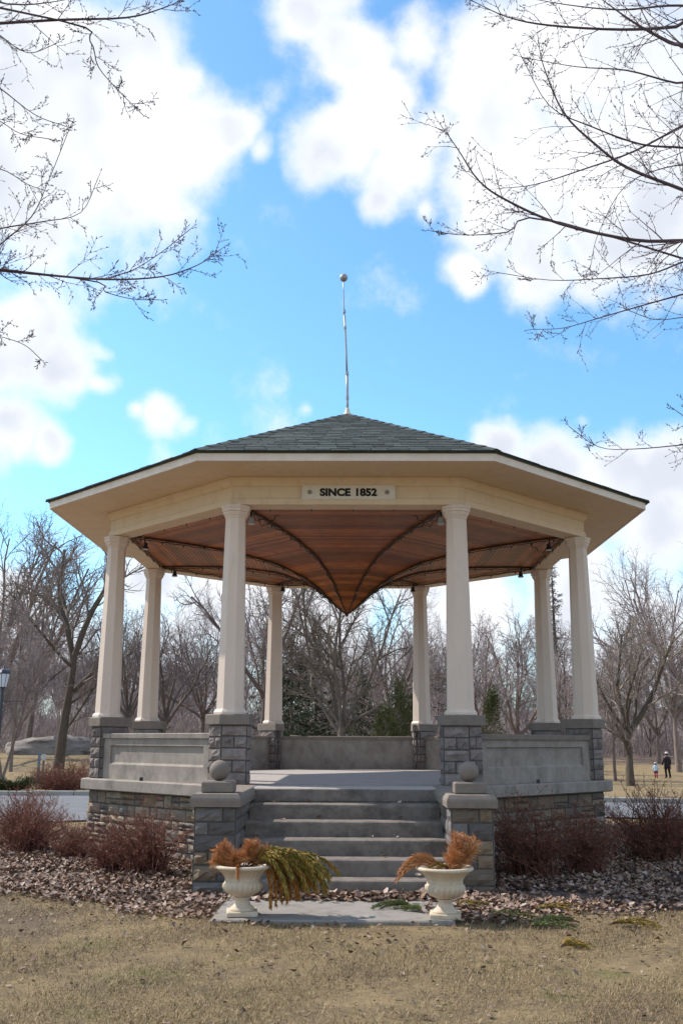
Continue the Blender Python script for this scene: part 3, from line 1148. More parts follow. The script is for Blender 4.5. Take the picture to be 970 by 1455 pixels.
NB = 56
AMAX = 3.475
for k in range(8):
    n, u = side_frame(k)
    mb = MB()
    for i in range(NB):
        a0 = AMAX * (1 - i / NB)
        a1 = AMAX * (1 - (i + 1) / NB)
        if a1 < 0.002:
            a1 = 0.002
        g = (a0 - a1) * 0.08
        pts = [(a0, 0.010), (a0 - g, 0), (a1 + g, 0), (a1, 0.010)]
        A, B = [], []
        for ap, dz in pts:
            z = ceil_z(ap) + dz
            h = ap * T8 - 0.001
            A.append((n[0] * ap - u[0] * h, n[1] * ap - u[1] * h, z))
            B.append((n[0] * ap + u[0] * h, n[1] * ap + u[1] * h, z))
        mb.add(A + B, [(0, 1, 5, 4), (1, 2, 6, 5), (2, 3, 7, 6)])
    cs = mb.build('ceiling_boards', M['wood'], band)
    tag(cs, kind='stuff')
    ck = cdir(k)
    path = []
    for i in range(26):
        r = AMAX / C8 * (1 - i / 25) ** 1.0 + 0.005
        path.append((ck[0] * r, ck[1] * r, float(np.interp(r, _g, _gz)) - 0.012))
    MB().tube(path, [0.017] * 22 + [0.014, 0.012, 0.009, 0.006], 6).build('ceiling_rib', M['rib'], band)
MB().sphere((0, 0, 2.635), 0.028, 10, 6).build('ceiling_boss', M['rib'], band, smooth=True)
# mast on the roof
base = Vector((0.0, 0.0, APEX - 0.03))
top = Vector((-0.075, 0.02, 8.90))
ms = MB()


def mast_pt(t):
    return base + (top - base) * t + Vector((0.012 * math.sin(t * 5), 0, 0))


ms.tube([mast_pt(t) for t in (0, 0.1, 0.2, 0.3)], 0.024, 8)
ms.tube([mast_pt(t) for t in (0.3, 0.45, 0.6, 0.72)], 0.018, 8)
ms.tube([mast_pt(t) for t in (0.72, 0.8, 0.9, 1.0)], 0.010, 8)
mast = ms.build('mast', M['galv'], band, smooth=True)
for t, r in ((0.30, 0.032), (0.13, 0.03), (0.63, 0.026), (0.75, 0.026)):
    MB().tube([mast_pt(t) - Vector((0, 0, 0.03)), mast_pt(t) + Vector((0, 0, 0.03))], r, 8).build('collar', M['galv'], mast)
MB().ngon_loft([(0.075, 0), (0.05, 0.05), (0.035, 0.10), (0.025, 0.13)], 10, (0, 0, APEX - 0.005)).build('flashing', M['white_trim'], mast)
MB().sphere(top, 0.075, 16, 12).build('ball', M['ballmetal'], mast, smooth=True)

# ------------------------------------------------------------------ sign
sg = empty('sign', (0.035, -3.728, 3.842), label='white board with dark lettering SINCE 1852 on the front beam', cat='sign')
W, H = 1.27, 0.200
bd = MB().box((0, -0.016, 0), (W, 0.022, H), bev=0.004).build('board', M['sign'], sg)
fr = MB()
for sx, sz, cx, cz in ((W, 0.008, 0, H / 2 - 0.004), (W, 0.008, 0, -H / 2 + 0.004), (0.008, H - 0.016, W / 2 - 0.004, 0), (0.008, H - 0.016, -W / 2 + 0.004, 0)):
    fr.box((cx, -0.029, cz), (sx, 0.006, sz))
fr.build('frame', M['sign'], sg)
cu = bpy.data.curves.new('lettering', 'FONT')
cu.body = 'SINCE 1852'
cu.size = 0.150
cu.align_x = 'CENTER'
cu.align_y = 'CENTER'
cu.offset = 0.0075
cu.extrude = 0.002
cu.space_character = 1.02
cu.space_word = 1.25
tmp = bpy.data.objects.new('lettering_source', cu)
COL.objects.link(tmp)
dg = bpy.context.evaluated_depsgraph_get()
tme = bpy.data.meshes.new_from_object(tmp.evaluated_get(dg))
bpy.data.objects.remove(tmp)
xsv = np.array([v.co[:] for v in tme.vertices])
mid = (xsv.max(0) + xsv.min(0)) / 2
ext = xsv.max(0) - xsv.min(0)
scl = 0.775 / ext[0]
for v in tme.vertices:
    v.co = ((v.co.x - mid[0]) * scl, -0.0295 - v.co.z, (v.co.y - mid[1]) * (0.112 / ext[1]))
tme.name = 'lettering'
link_mesh('lettering', tme, M['ink'], sg)
for sx in (-1, 1):
    r = MB()
    for r0, r1, d in ((0.022, 0.030, 0.006), (0.0, 0.013, 0.008)):
        rr = [(r0 + 1e-4, 0), (r1, 0), (r1, d), (r0 + 1e-4, d)]
        rings = [[(sx * 0.525 + a * math.cos(2 * PI * i / 14), -0.027 - dd, a * math.sin(2 * PI * i / 14)) for i in range(14)] for a, dd in rr]
        r.loft(rings, cap=False)
    r.build('rosette', M['rosette'], sg)

# ------------------------------------------------------------------ string lights and floodlights under the ceiling
def bulb(parent, p, s=1.0):
    b = MB()
    b.ngon_loft([(0.004, 0.0), (0.009, -0.004), (0.009, -0.02)], 6, p)
    o = b.build('socket', M['cable'], parent)
    MB().ngon_loft([(0.005, -0.02), (0.009, -0.028), (0.011, -0.038), (0.008, -0.048), (0.002, -0.053)], 7, p).build('bulb', M['bulb'], o, smooth=True)


RIBL = ['front right', 'front left', 'far left', 'back left outer', 'back left inner', 'back right inner', 'back right outer', 'far right']
for k in range(8):
    ck = cdir(k)
    sl_ = empty('string_lights', (ck[0] * 3.7, ck[1] * 3.7, 3.70),
                label='black string of small bulbs along the %s rib of the wooden ceiling' % ('front right front left far left rear left near back left back right rear right far right'.split() and
                      ['front right', 'front left', 'left', 'rear left', 'back left', 'back right', 'rear right', 'right'][k]),
                cat='string lights', group='string lights on the ceiling ribs')
    org = Vector(sl_.location)
    path, rr = [], []
    N_ = 60
    bl = []
    for i in range(N_ + 1):
        r = 3.72 - (3.72 - 0.30) * i / N_
        z = float(np.interp(r, _g, _gz)) - 0.034 - 0.012 * abs(math.sin(i * 0.9)) - rnd.uniform(0, 0.006)
        side = Vector((-ck[1], ck[0], 0)) * (0.018 * math.sin(i * 1.3) + rnd.uniform(-0.008, 0.008))
        p = Vector((ck[0] * r, ck[1] * r, z)) + side - org
        path.append(p)
        if i % 6 == 3:
            bl.append(p)
    MB().tube(path, 0.0065, 5).build('cable', M['cable'], sl_)
    for p in bl:
        bulb(sl_, p + Vector((0, 0, -0.004)))
pl = empty('string_lights', (0, -3.40, 3.67), label='black string of small bulbs running round the edge of the wooden ceiling', cat='string lights')
org = Vector(pl.location)
path, bl = [], []
for k in range(8):
    n, u = side_frame(k)
    for i in range(15):
        ap = 3.44
        s = (-1 + 2 * i / 15) * ap * T8
        z = ceil_z(ap) - 0.02 - 0.02 * abs(math.sin(i * PI / 3)) - rnd.uniform(0, 0.008)
        path.append(Vector((n[0] * ap + u[0] * s, n[1] * ap + u[1] * s, z)) - org)
        if i % 3 == 1:
            bl.append(path[-1])
path.append(path[0])
MB().tube(path, 0.0075, 5).build('cable', M['cable'], pl)
for p in bl:
    bulb(pl, p + Vector((0, 0, -0.003)))
# loose loops of cable near three columns
for k, sc in ((1, 1), (0, -1), (7, -1)):
    x, y = corner(3.32, k)
    lp = []
    for i in range(17):
        t = i / 16
        lp.append((x + sc * (0.02 + 0.42 * t), y + 0.03 * math.sin(i) + 0.10 * t, 3.66 - 0.17 * math.sin(PI * t) ** 1.5 - 0.03 * math.sin(i * 2.1)))
    o = MB().tube(lp, 0.006, 5).build('loose_cable', M['cable'])
    tag(o, label='loose loop of black cable hanging by the %s column under the ceiling' % {1: 'front left', 0: 'front right', 7: 'far right'}[k], cat='cable')
for k, nm in ((0, 'front right'), (1, 'front left'), (2, 'far left'), (3, 'rear left'), (4, 'back left'), (5, 'back right'), (6, 'rear right'), (7, 'far right')):
    x, y = corner(3.22, k)
    fl = empty('floodlight', (x, y, 3.66), math.atan2(-y, -x), label='small dark floodlight under the ceiling beside the %s column' % nm, cat='floodlight', group='floodlights beside the columns')
    MB().tube([(0, 0, 0.05), (0, 0, -0.03), (0.015, 0, -0.05)], 0.012, 6).build('bracket', M['lamp_black'], fl)
    MB().ngon_loft([(0.022, -0.04), (0.03, -0.05), (0.034, -0.09), (0.055, -0.14)], 10, (0.015, 0, 0)).build('housing', M['lamp_black'] if k not in (0, 1) else M['lamp_grey'], fl)
    MB().ngon_loft([(0.05, -0.139), (0.048, -0.146), (0.02, -0.15)], 10, (0.015, 0, 0)).build('lens', M['lamp_grey'], fl)
for sx, lab in ((-1, 'left'), (1, 'right')):
    n, u = side_frame(1 if sx < 0 else 7)
    x, y = n[0] * 3.85 + u[0] * 0.15, n[1] * 3.85 + u[1] * 0.15
    o = MB().box((x, y, 0.025), (0.045, 0.045, 0.05), bev=0.006).build('junction_box', M['lamp_black'])
    tag(o, label='tiny black box standing on the stone ledge below the %s front parapet panel' % lab, cat='box')

# ================================================================== urns and their conifer boughs
def make_urn():
    r = empty('urn', (0, 0, 0))
    MB().box((0, 0, 0.024), (0.285, 0.285, 0.048), bev=0.008).build('plinth', M['urn'], r)
    prof = [(0.118, 0.046), (0.122, 0.058), (0.108, 0.072), (0.080, 0.098), (0.066, 0.130), (0.063, 0.150), (0.078, 0.160), (0.080, 0.170), (0.068, 0.178)]
    MB().ngon_loft(prof, 36).build('foot', M['urn'], r, smooth=True)
    nseg = 144
    bowl = [(0.060, 0.176, 0), (0.100, 0.188, 0.2), (0.145, 0.212, 0.8), (0.172, 0.240, 1), (0.184, 0.270, 1), (0.181, 0.298, 0.8), (0.170, 0.315, 0.2), (0.166, 0.322, 0), (0.170, 0.328, 0),
            (0.163, 0.336, 0.3), (0.172, 0.365, 0.5), (0.192, 0.395, 0.5), (0.222, 0.424, 0.35), (0.240, 0.436, 0), (0.246, 0.440, 0), (0.262, 0.446, 0), (0.269, 0.458, 0.25), (0.266, 0.472, 0.25), (0.252, 0.480, 0),
            (0.228, 0.478, 0), (0.205, 0.455, 0), (0.16, 0.430, 0), (0.01, 0.425, 0)]
    rings = []
    for rad, z, fl in bowl:
        ring = []
        for i in range(nseg):
            a = 2 * PI * i / nseg
            if z < 0.33:
                m = 1 + fl * 0.10 * (abs(math.cos(a * 11)) - 0.6)
            elif z < 0.43:
                m = 1 + fl * 0.04 * math.cos(a * 22)
            else:
                m = 1 + fl * 0.03 * math.cos(a * 48)
            ring.append((rad * m * math.cos(a), rad * m * math.sin(a), z))
        rings.append(ring)
    MB().loft(rings, cap=False).build('bowl', M['urn'], r, smooth=True)
    MB().ngon_loft([(0.21, 0.43), (0.20, 0.452), (0.1, 0.462), (0.01, 0.464)], 20).build('soil', M['soil'], r, smooth=True)
    return r


def copy_tree(o, parent=None):
    c = o.copy()
    COL.objects.link(c)
    c.parent = parent
    for ch in list(o.children):
        copy_tree(ch, c)
    return c


ul = make_urn()
ur = copy_tree(ul)
ULP = Vector((-0.885, -7.42, SLAB_Z + 0.001))
URP = Vector((0.91, -7.45, SLAB_Z - 0.005))
ul.location, ur.location = ULP, URP
ul.rotation_euler.z, ur.rotation_euler.z = 0.12, -0.10
for u_o in (ul, ur):
    u_o.scale = (0.95, 0.95, 0.89)
tag(ul, 'pale stone urn at the left of the slab with long drooping conifer sprays', 'urn', 'stone urns before the steps')
tag(ur, 'pale stone urn at the right of the slab with upright orange pine tuft', 'urn', 'stone urns before the steps')


def needles(name, path, nl, count, mt, parent, rng, spread=0.9, width=0.0016, fwd=0.5, droop=0.0, t0=0.1, bend=0.0, taper=0.35):
    """thin needles standing off a stem"""
    path = [Vector(p) for p in path]
    n = len(path) - 1
    V = np.empty((count, 5, 3))
    for i in range(count):
        t = t0 + (1 - t0) * rng.random()
        q = t * n
        k = min(n - 1, int(q))
        p = path[k].lerp(path[k + 1], q - k)
        d = (path[k + 1] - path[k]).normalized()
        rv = Vector((rng.gauss(0, 1), rng.gauss(0, 1), rng.gauss(0, 1)))
        rv = (rv - d * rv.dot(d)).normalized()
        dr = (d * fwd + rv * spread + Vector((0, 0, -droop))).normalized()
        L = nl * rng.uniform(0.6, 1.15) * (1 - taper * t)
        w = dr.cross(Vector((rng.gauss(0, 1), rng.gauss(0, 1), rng.gauss(0, 1)))).normalized() * width
        m = p + dr * L * 0.55
        e = p + dr * L + Vector((0, 0, -bend * L))
        V[i] = [p - w * 0.5, p + w * 0.5, m + w, e, m - w]
    F = (np.arange(count) * 5)[:, None]
    F1 = np.concatenate([F, F + 1, F + 2, F + 4], 1)
    tri = np.concatenate([F + 4, F + 2, F + 3, F + 3], 1)
    # quads plus tip triangles as one triangle list
    T = np.concatenate([F1[:, [0, 1, 2]], F1[:, [0, 2, 3]], tri[:, [0, 1, 2]]])
    return mesh_np(name, V.reshape(-1, 3), T, mt, parent)


def curve(p0, p1, p2, n=10):
    p0, p1, p2 = Vector(p0), Vector(p1), Vector(p2)
    return [(p0 * (1 - t) ** 2 + p1 * 2 * t * (1 - t) + p2 * t * t) for t in [i / n for i in range(n + 1)]]


def bough(org, stems, nl, per, mt, label, seed, width=0.0016, spread=0.9, fwd=0.5, droop=0.0, bend=0.0, group=None, name='conifer_bough', t0=0.1, rz=0):
    rng = random.Random(seed)
    b = empty(name, org, rz, label=label, cat='conifer bough', group=group)
    sm = MB()
    for st in stems:
        sm.tube(st, [0.006 * (1 - 0.7 * i / (len(st) - 1)) for i in range(len(st))], 5)
    sm.build('stem', M['stem'], b)
    for st in stems:
        tag(needles('needles', st, nl, per, mt, b, rng, spread, width, fwd, droop, t0, bend), kind='stuff')
    return b


ZR = 0.41
# left urn: two orange pine tufts, one little one over the rim, the long drooping sprays
bough(ULP + Vector((0, 0, ZR)), [curve((-0.03, 0.02, 0), (-0.16, -0.02, 0.02), (-0.235, -0.03, 0.15)), curve((-0.05, 0, 0), (-0.2, -0.06, 0.0), (-0.26, -0.06, 0.06)),
                                 curve((-0.02, 0.0, 0), (-0.12, -0.04, 0.10), (-0.19, -0.02, 0.19))],
      0.12, 620, M['dead_needle'], 'bushy orange dead pine bough leaning left out of the left urn', 1, group='dead orange boughs in the urns')
bough(ULP + Vector((0, 0, ZR)), [curve((0.0, 0.02, 0), (0.03, 0.0, 0.12), (0.13, 0.0, 0.20)), curve((0.02, 0.0, 0), (0.06, -0.03, 0.14), (0.06, -0.02, 0.21)),
                                 curve((0.03, 0, 0), (0.12, -0.02, 0.08), (0.22, 0.0, 0.14)), curve((-0.03, -0.04, 0), (-0.06, -0.06, 0.05), (0.02, -0.08, 0.10)),
                                 curve((-0.06, -0.04, 0), (-0.10, -0.08, 0.04), (-0.05, -0.09, 0.09))],
      0.12, 520, M['dead_needle'], 'orange dead pine bough standing in the middle of the left urn', 2, group='dead orange boughs in the urns')
bough(ULP + Vector((0, 0, ZR)), [curve((-0.02, -0.16, 0.01), (-0.02, -0.27, 0.05), (-0.015, -0.275, -0.06))],
      0.07, 420, M['dead_needle'], 'small orange pine sprig hanging over the front rim of the left urn', 3, fwd=1.2, spread=0.45, group='dead orange boughs in the urns')
st = []
rg = random.Random(11)
for i in range(30):
    q = i / 29
    x1 = 0.24 + 0.40 * q + rg.uniform(-0.04, 0.04)
    z1 = 0.15 - 0.02 * q + rg.uniform(-0.03, 0.06)
    x2 = 0.34 + 0.48 * q + rg.uniform(-0.05, 0.05)
    y = rg.uniform(-0.20, 0.12)
    z2 = -0.16 + 0.02 * q + rg.uniform(-0.08, 0.14)
    st.append(curve((0.04, 0.0, 0.02), (x1, y * 0.6, z1 + 0.12), (x2, y, z2), 12))
bough(ULP + Vector((0, 0, ZR)), st, 0.072, 460, M['mixed_needle'], 'long olive green conifer sprays arching right out of the left urn over the slab', 4, width=0.0040,
      spread=0.7, fwd=1.0, droop=0.35, bend=0.15, t0=0.2)
st = []
for i in range(26):
    q = i / 25
    x1 = 0.26 + 0.30 * q + rg.uniform(-0.04, 0.04)
    x2 = 0.25 + 0.44 * q + rg.uniform(-0.04, 0.04)
    y = rg.uniform(-0.12, 0.16)
    st.append(curve((0.06, 0.02, 0.0), (x1, y * 0.6, 0.15 + rg.uniform(-0.04, 0.04)), (x2, y, -0.27 + 0.06 * q + rg.uniform(-0.06, 0.10)), 12))
M['amber_needle'] = mat('amber conifer sprays', (0.42, 0.17, 0.03), rough=0.6, isl=0.3,
                        islcol=[(0.46, 0.17, 0.03), (0.38, 0.13, 0.025), (0.52, 0.24, 0.05), (0.30, 0.16, 0.035), (0.44, 0.22, 0.06)])
bough(ULP + Vector((0, 0, ZR)), st, 0.06, 420, M['amber_needle'], 'amber brown dying conifer sprays hanging down right of the left urn under the olive ones', 14, width=0.0040,
      spread=0.7, fwd=1.0, droop=0.4, bend=0.15, t0=0.35)
# right urn
bough(URP + Vector((0, 0, ZR)), [curve((-0.02, 0, 0), (-0.22, -0.02, 0.17), (-0.40, -0.03, -0.02)), curve((-0.02, 0.02, 0), (-0.2, 0.0, 0.20), (-0.36, -0.02, 0.03)),
                                 curve((-0.03, -0.02, 0), (-0.24, -0.04, 0.13), (-0.42, -0.05, -0.08))],
      0.095, 700, M['dead_needle'], 'orange dead pine bough arching left out of the right urn', 5, fwd=1.1, spread=0.5, droop=0.25, group='dead orange boughs in the urns')
bough(URP + Vector((0, 0, ZR)), [curve((0.04, 0, 0), (0.10, 0, 0.10), (0.20, 0, 0.27)), curve((0.05, 0.02, 0), (0.14, 0, 0.08), (0.29, 0, 0.24)),
                                 curve((0.04, 0, 0), (0.08, 0, 0.14), (0.12, 0, 0.29)), curve((0.06, -0.02, 0), (0.16, -0.03, 0.06), (0.27, -0.03, 0.17)), curve((0.0, -0.05, 0), (0.06, -0.08, 0.05), (0.10, -0.05, 0.13))],
      0.125, 560, M['dead_needle'], 'upright bushy orange pine bough at the right of the right urn', 6, fwd=0.45, group='dead orange boughs in the urns')
bough(URP + Vector((0, 0, ZR)), [curve((0.02, -0.05, 0.0), (-0.06, -0.12, 0.09), (-0.15, -0.14, 0.02)), curve((0.03, -0.06, 0.0), (-0.02, -0.14, 0.07), (-0.1, -0.17, 0.0))],
      0.05, 420, M['mixed_needle'], 'short olive green conifer sprig lying across the right urn', 7, fwd=0.9, spread=0.5)

# green clippings on the ground at the right
CLIP = [((0.66, -7.02), 2.9, 0.42, 'green', 'green cut conifer spray on the slab behind the right urn'),
        ((1.02, -6.95), 0.3, 0.40, 'mixed', 'browning cut conifer spray on the leaves just right of the right urn'),
        ((1.28, -7.30), 5.9, 0.55, 'green', 'green cut conifer spray lying at the edge of the leaf bed right of the urn'),
        ((1.72, -7.05), 0.25, 0.62, 'mixed', 'long olive cut conifer spray on the dark leaves of the right bed'),
        ((1.55, -7.80), 0.05, 0.40, 'green', 'green cut conifer spray on the dry grass in front of the right bed'),
        ((2.05, -7.62), 3.0, 0.5, 'green', 'green cut conifer spray between the grass and the right bed'),
        ((2.28, -7.72), 0.0, 0.42, 'mixed', 'flattened olive conifer spray on the grass farthest right'),
        ((1.68, -8.62), 0.4, 0.22, 'mixed', 'small olive conifer sprig alone on the dry lawn'),
        ((0.72, -7.28), 2.0, 0.3, 'green', 'small green conifer sprig at the foot of the right urn')]
for i, ((x, y), a, L, kd, lab) in enumerate(CLIP):
    rg = random.Random(50 + i)
    st = []
    for j in range(9):
        b = rg.uniform(-0.55, 0.55)
        l = L * rg.uniform(0.6, 1.1)
        st.append(curve((0, 0, 0.015), (l * 0.5 * math.cos(b * 0.4), l * 0.5 * math.sin(b * 0.4), 0.05 + rg.uniform(0, 0.05)), (l * math.cos(b), l * math.sin(b), 0.015), 8))
    on_slab = SLAB[0] < x < SLAB[1] and SLAB[2] < y < SLAB[3]
    z = SLAB_Z if on_slab else max(tz(x, y) + 0.005, bed_z(math.hypot(x, y), math.atan2(y, x)) if math.hypot(x, y) < bed_r(math.atan2(y, x)) else -9)
    bough((x, y, z), st, 0.05, 170, M['green_needle'] if kd == 'green' else M['mixed_needle'], lab, 70 + i, width=0.002, spread=0.5, fwd=1.0, rz=a, group='cut conifer sprays on the ground')

# ================================================================== trees
def rot_away(d, ang, az):
    a = Vector((0, 0, 1)) if abs(d.z) < 0.95 else Vector((1, 0, 0))
    u = d.cross(a).normalized()
    w = d.cross(u)
    return (d * math.cos(ang) + (u * math.cos(az) + w * math.sin(az)) * math.sin(ang)).normalized()


class Species:
    def __init__(self, **k):
        self.segs = (7, 6, 5, 4, 3)
        self.sides = (9, 6, 4, 3, 3)
        self.wander = (0.05, 0.12, 0.16, 0.2, 0.25)
        self.up = (0.02, 0.06, 0.06, 0.04, 0.02)
        self.nch = (6, 7, 7, 6)
        self.t0 = (0.4, 0.25, 0.2, 0.15)
        self.ang = (0.75, 0.75, 0.8, 0.85)
        self.ratio = (0.75, 0.62, 0.55, 0.5)
        self.rr = (0.55, 0.5, 0.5, 0.55)
        self.rmin = 0.006
        self.levels = 4
        self.taper = 0.35
        self.__dict__.update(k)


def grow(rng, p, d, L, r, lv, sp, out):
    n = sp.segs[lv]
    path, rad = [p.copy()], [r]
    step = L / n
    q = p.copy()
    for i in range(n):
        w = sp.wander[lv]
        d = (d + Vector((rng.gauss(0, w), rng.gauss(0, w), rng.gauss(0, w) + sp.up[lv]))).normalized()
        q = q + d * step
        path.append(q.copy())
        t = (i + 1) / n
        rad.append(max(sp.rmin * 0.6, r * (1 - (1 - sp.taper) * t)))
    out[lv].append((path, rad))
    if lv >= sp.levels:
        return
    nc = sp.nch[lv]
    nc = max(1, int(round(nc * rng.uniform(0.75, 1.25))))
    az = rng.uniform(0, 6.28)
    for c in range(nc):
        t = sp.t0[lv] + (1 - sp.t0[lv]) * (c + rng.random() * 0.8) / nc
        t = min(t, 0.999)
        k = min(n - 1, int(t * n))
        pp = path[k].lerp(path[k + 1], t * n - k)
        dd = (path[k + 1] - path[k]).normalized()
        az += 2.4 + rng.uniform(-0.5, 0.5)
        ang = sp.ang[lv] * rng.uniform(0.65, 1.25) * (1.05 - 0.35 * t)
        nd = rot_away(dd, ang, az)
        ll = L * sp.ratio[lv] * rng.uniform(0.65, 1.2) * (1.15 - 0.5 * t)
        rl = max(sp.rmin, min(r * sp.rr[lv], rad[k] * 0.8) * rng.uniform(0.75, 1.05))
        grow(rng, pp, nd, ll, rl, lv + 1, sp, out)


def tubes_from(out, lv0, lv1, sp):
    t = Tubes()
    for lv in range(lv0, lv1 + 1):
        for p, r in out[lv]:
            t.add(p, r, sp.sides[lv])
    return t


def make_tree(name, seed, stems, sp, barkm, twigm, split=1):
    """stems: (point, direction, length, radius); trunk = levels below split"""
    rng = random.Random(seed)
    out = {i: [] for i in range(6)}
    for (p, d, L, r, lv) in stems:
        if lv > 0 and out[0]:
            tp, tr_ = out[0][0]
            k = 0
            while k < len(tp) - 2 and tp[k + 1].z < p[2]:
                k += 1
            f = min(1.0, max(0.0, (p[2] - tp[k].z) / (tp[k + 1].z - tp[k].z)))
            p = tp[k].lerp(tp[k + 1], f)
        grow(rng, Vector(p), Vector(d).normalized(), L, r, lv, sp, out)
    root = empty(name)
    tubes_from(out, 0, split, sp).build('trunk', barkm, root)
    tubes_from(out, split + 1, sp.levels, sp).build('crown', twigm, root, smooth=False)
    return root


def place(root, x, y, s=1.0, rz=0.0, sz=None, dz=0.0):
    root.location = (x, y, tz(x, y) - 0.03 + dz)
    root.scale = (s, s, sz or s)
    root.rotation_euler = (0, 0, rz)


def at(px, dist):
    """x for a photo column at a distance"""
    return CAM.x + (px - 501.8) / 1433.0 * dist


# -- the forked maple behind the left of the driveway
sp = Species(nch=(0, 7, 8, 7), levels=4, wander=(0.018, 0.10, 0.15, 0.2, 0.25), taper=0.45, rmin=0.010, t0=(0.5, 0.2, 0.15, 0.15), ratio=(0.75, 0.5, 0.5, 0.5), up=(0.02, 0.035, 0.05, 0.04, 0.03), ang=(0.7, 0.7, 0.75, 0.8))
stems = [((0, 0, 0), (0.03, 0, 1), 5.6, 0.27, 0), ((0.52, 0, 5.0), (-0.40, 0.1, 1), 6.6, 0.15, 1), ((0.55, 0, 5.4), (0.34, -0.1, 1), 6.9, 0.16, 1),
         ((0.5, 0, 4.6), (0.05, 0.5, 1), 6.0, 0.12, 1), ((0.3, 0, 3.0), (0.9, 0.1, 0.6), 4.2, 0.06, 1), ((0.15, 0, 1.6), (0.7, -0.2, 0.9), 3.4, 0.06, 1),
         ((0.5, 0, 4.8), (-0.75, -0.3, 0.75), 4.6, 0.09, 1)]
t = make_tree('maple_tree', 3, stems, sp, M['bark'], M['twig'])
place(t, at(86, 48), 31.5, 1.0)
tag(t, 'large bare forked maple with olive brown trunk beyond the driveway at the left', 'tree')
# -- bare tree on the right lawn
sp2 = Species(nch=(0, 8, 8, 6), levels=4, rmin=0.009, t0=(0.5, 0.18, 0.15, 0.15), ratio=(0.75, 0.55, 0.5, 0.5), up=(0.02, 0.05, 0.05, 0.03, 0.02), ang=(0.7, 0.65, 0.75, 0.85))
stems = [((0, 0, 0), (-0.02, 0, 1), 2.7, 0.235, 0), ((-0.05, 0, 2.3), (-0.25, 0.1, 1), 5.2, 0.13, 1), ((0, 0, 2.4), (0.75, -0.1, 1), 5.4, 0.15, 1), ((0, 0.05, 2.5), (0.05, 0.3, 1), 5.6, 0.12, 1),
         ((-0.05, 0, 2.6), (-0.75, -0.2, 0.75), 4.2, 0.085, 1), ((0, 0, 2.2), (0.5, 0.5, 1.1), 4.6, 0.09, 1), ((-0.03, 0, 2.1), (-1.0, 0.1, 0.4), 3.0, 0.05, 1), ((0, 0, 2.5), (0.15, -0.4, 1), 4.5, 0.08, 1)]
t = make_tree('lawn_tree', 8, stems, sp2, M['bark'], M['twig_pale'])
place(t, at(893, 49), 32.3, 1.0)
tag(t, 'bare rounded tree with sunlit trunk on the dry lawn at the right', 'tree')
# -- multi-stemmed tree seen through the middle of the bandstand
sp3 = Species(nch=(0, 9, 8, 7), levels=4, rmin=0.009, t0=(0.5, 0.15, 0.15, 0.15), ratio=(0.75, 0.45, 0.5, 0.5), up=(0, 0.05, 0.03, 0.0, -0.04), ang=(0.7, 0.75, 0.8, 0.9))
stems = [((0, 0, 0), (0, 0, 1), 1.9, 0.36, 0)] + [((0, 0, 1.3 + 0.08 * i), d, L, r, 1) for i, (d, L, r) in enumerate([
    ((-0.75, 0.2, 0.9), 6.5, 0.11), ((-0.30, 0.1, 1), 8.0, 0.13), ((0.0, -0.1, 1), 8.5, 0.12), ((0.25, 0.1, 1), 8.0, 0.12), ((0.60, -0.1, 1.0), 7.5, 0.11), ((-0.5, -0.3, 1), 7.0, 0.09), ((1.1, 0.3, 0.6), 5.5, 0.09), ((0.1, 0.4, 1), 7, 0.08)])]
M['bark_mid'] = mat('grey bark of the spreading tree', (0.20, 0.16, 0.135), (0.13, 0.105, 0.09), scale=3, rough=0.95)
t = make_tree('spreading_tree', 21, stems, sp3, M['bark_mid'], M['bark_mid'])
place(t, at(487, 50), 33.3, 1.0, dz=0.3)
tag(t, 'pale multi stemmed bare tree seen through the middle of the bandstand', 'tree')

# -- woodland prototypes
protos = []
for i, (hh, nst) in enumerate([(11, 1), (13, 1), (9.5, 2), (12, 2), (10.5, 1), (8, 3)]):
    spw = Species(nch=(9, 8, 7, 5), levels=4, rmin=0.011, segs=(8, 5, 4, 3, 3), sides=(6, 4, 3, 3, 3), t0=(0.3, 0.15, 0.1, 0.1), ratio=(0.48, 0.5, 0.5, 0.5),
                  up=(0.03, 0.10, 0.08, 0.05, 0.03), ang=(0.75, 0.7, 0.75, 0.8), rr=(0.45, 0.5, 0.5, 0.6), wander=(0.05, 0.12, 0.16, 0.2, 0.25))
    rg = random.Random(100 + i)
    stems = [((rg.uniform(-0.2, 0.2) * (nst > 1), rg.uniform(-0.2, 0.2) * (nst > 1), 0), (rg.uniform(-0.22, 0.22) * (nst > 1), rg.uniform(-0.2, 0.2) * (nst > 1), 1), hh * rg.uniform(0.85, 1), 0.16 if nst == 1 else 0.11, 0) for _ in range(nst)]
    protos.append(make_tree('woodland_tree', 200 + i, stems, spw, M['bark_far'], M['twig_far'], split=1))
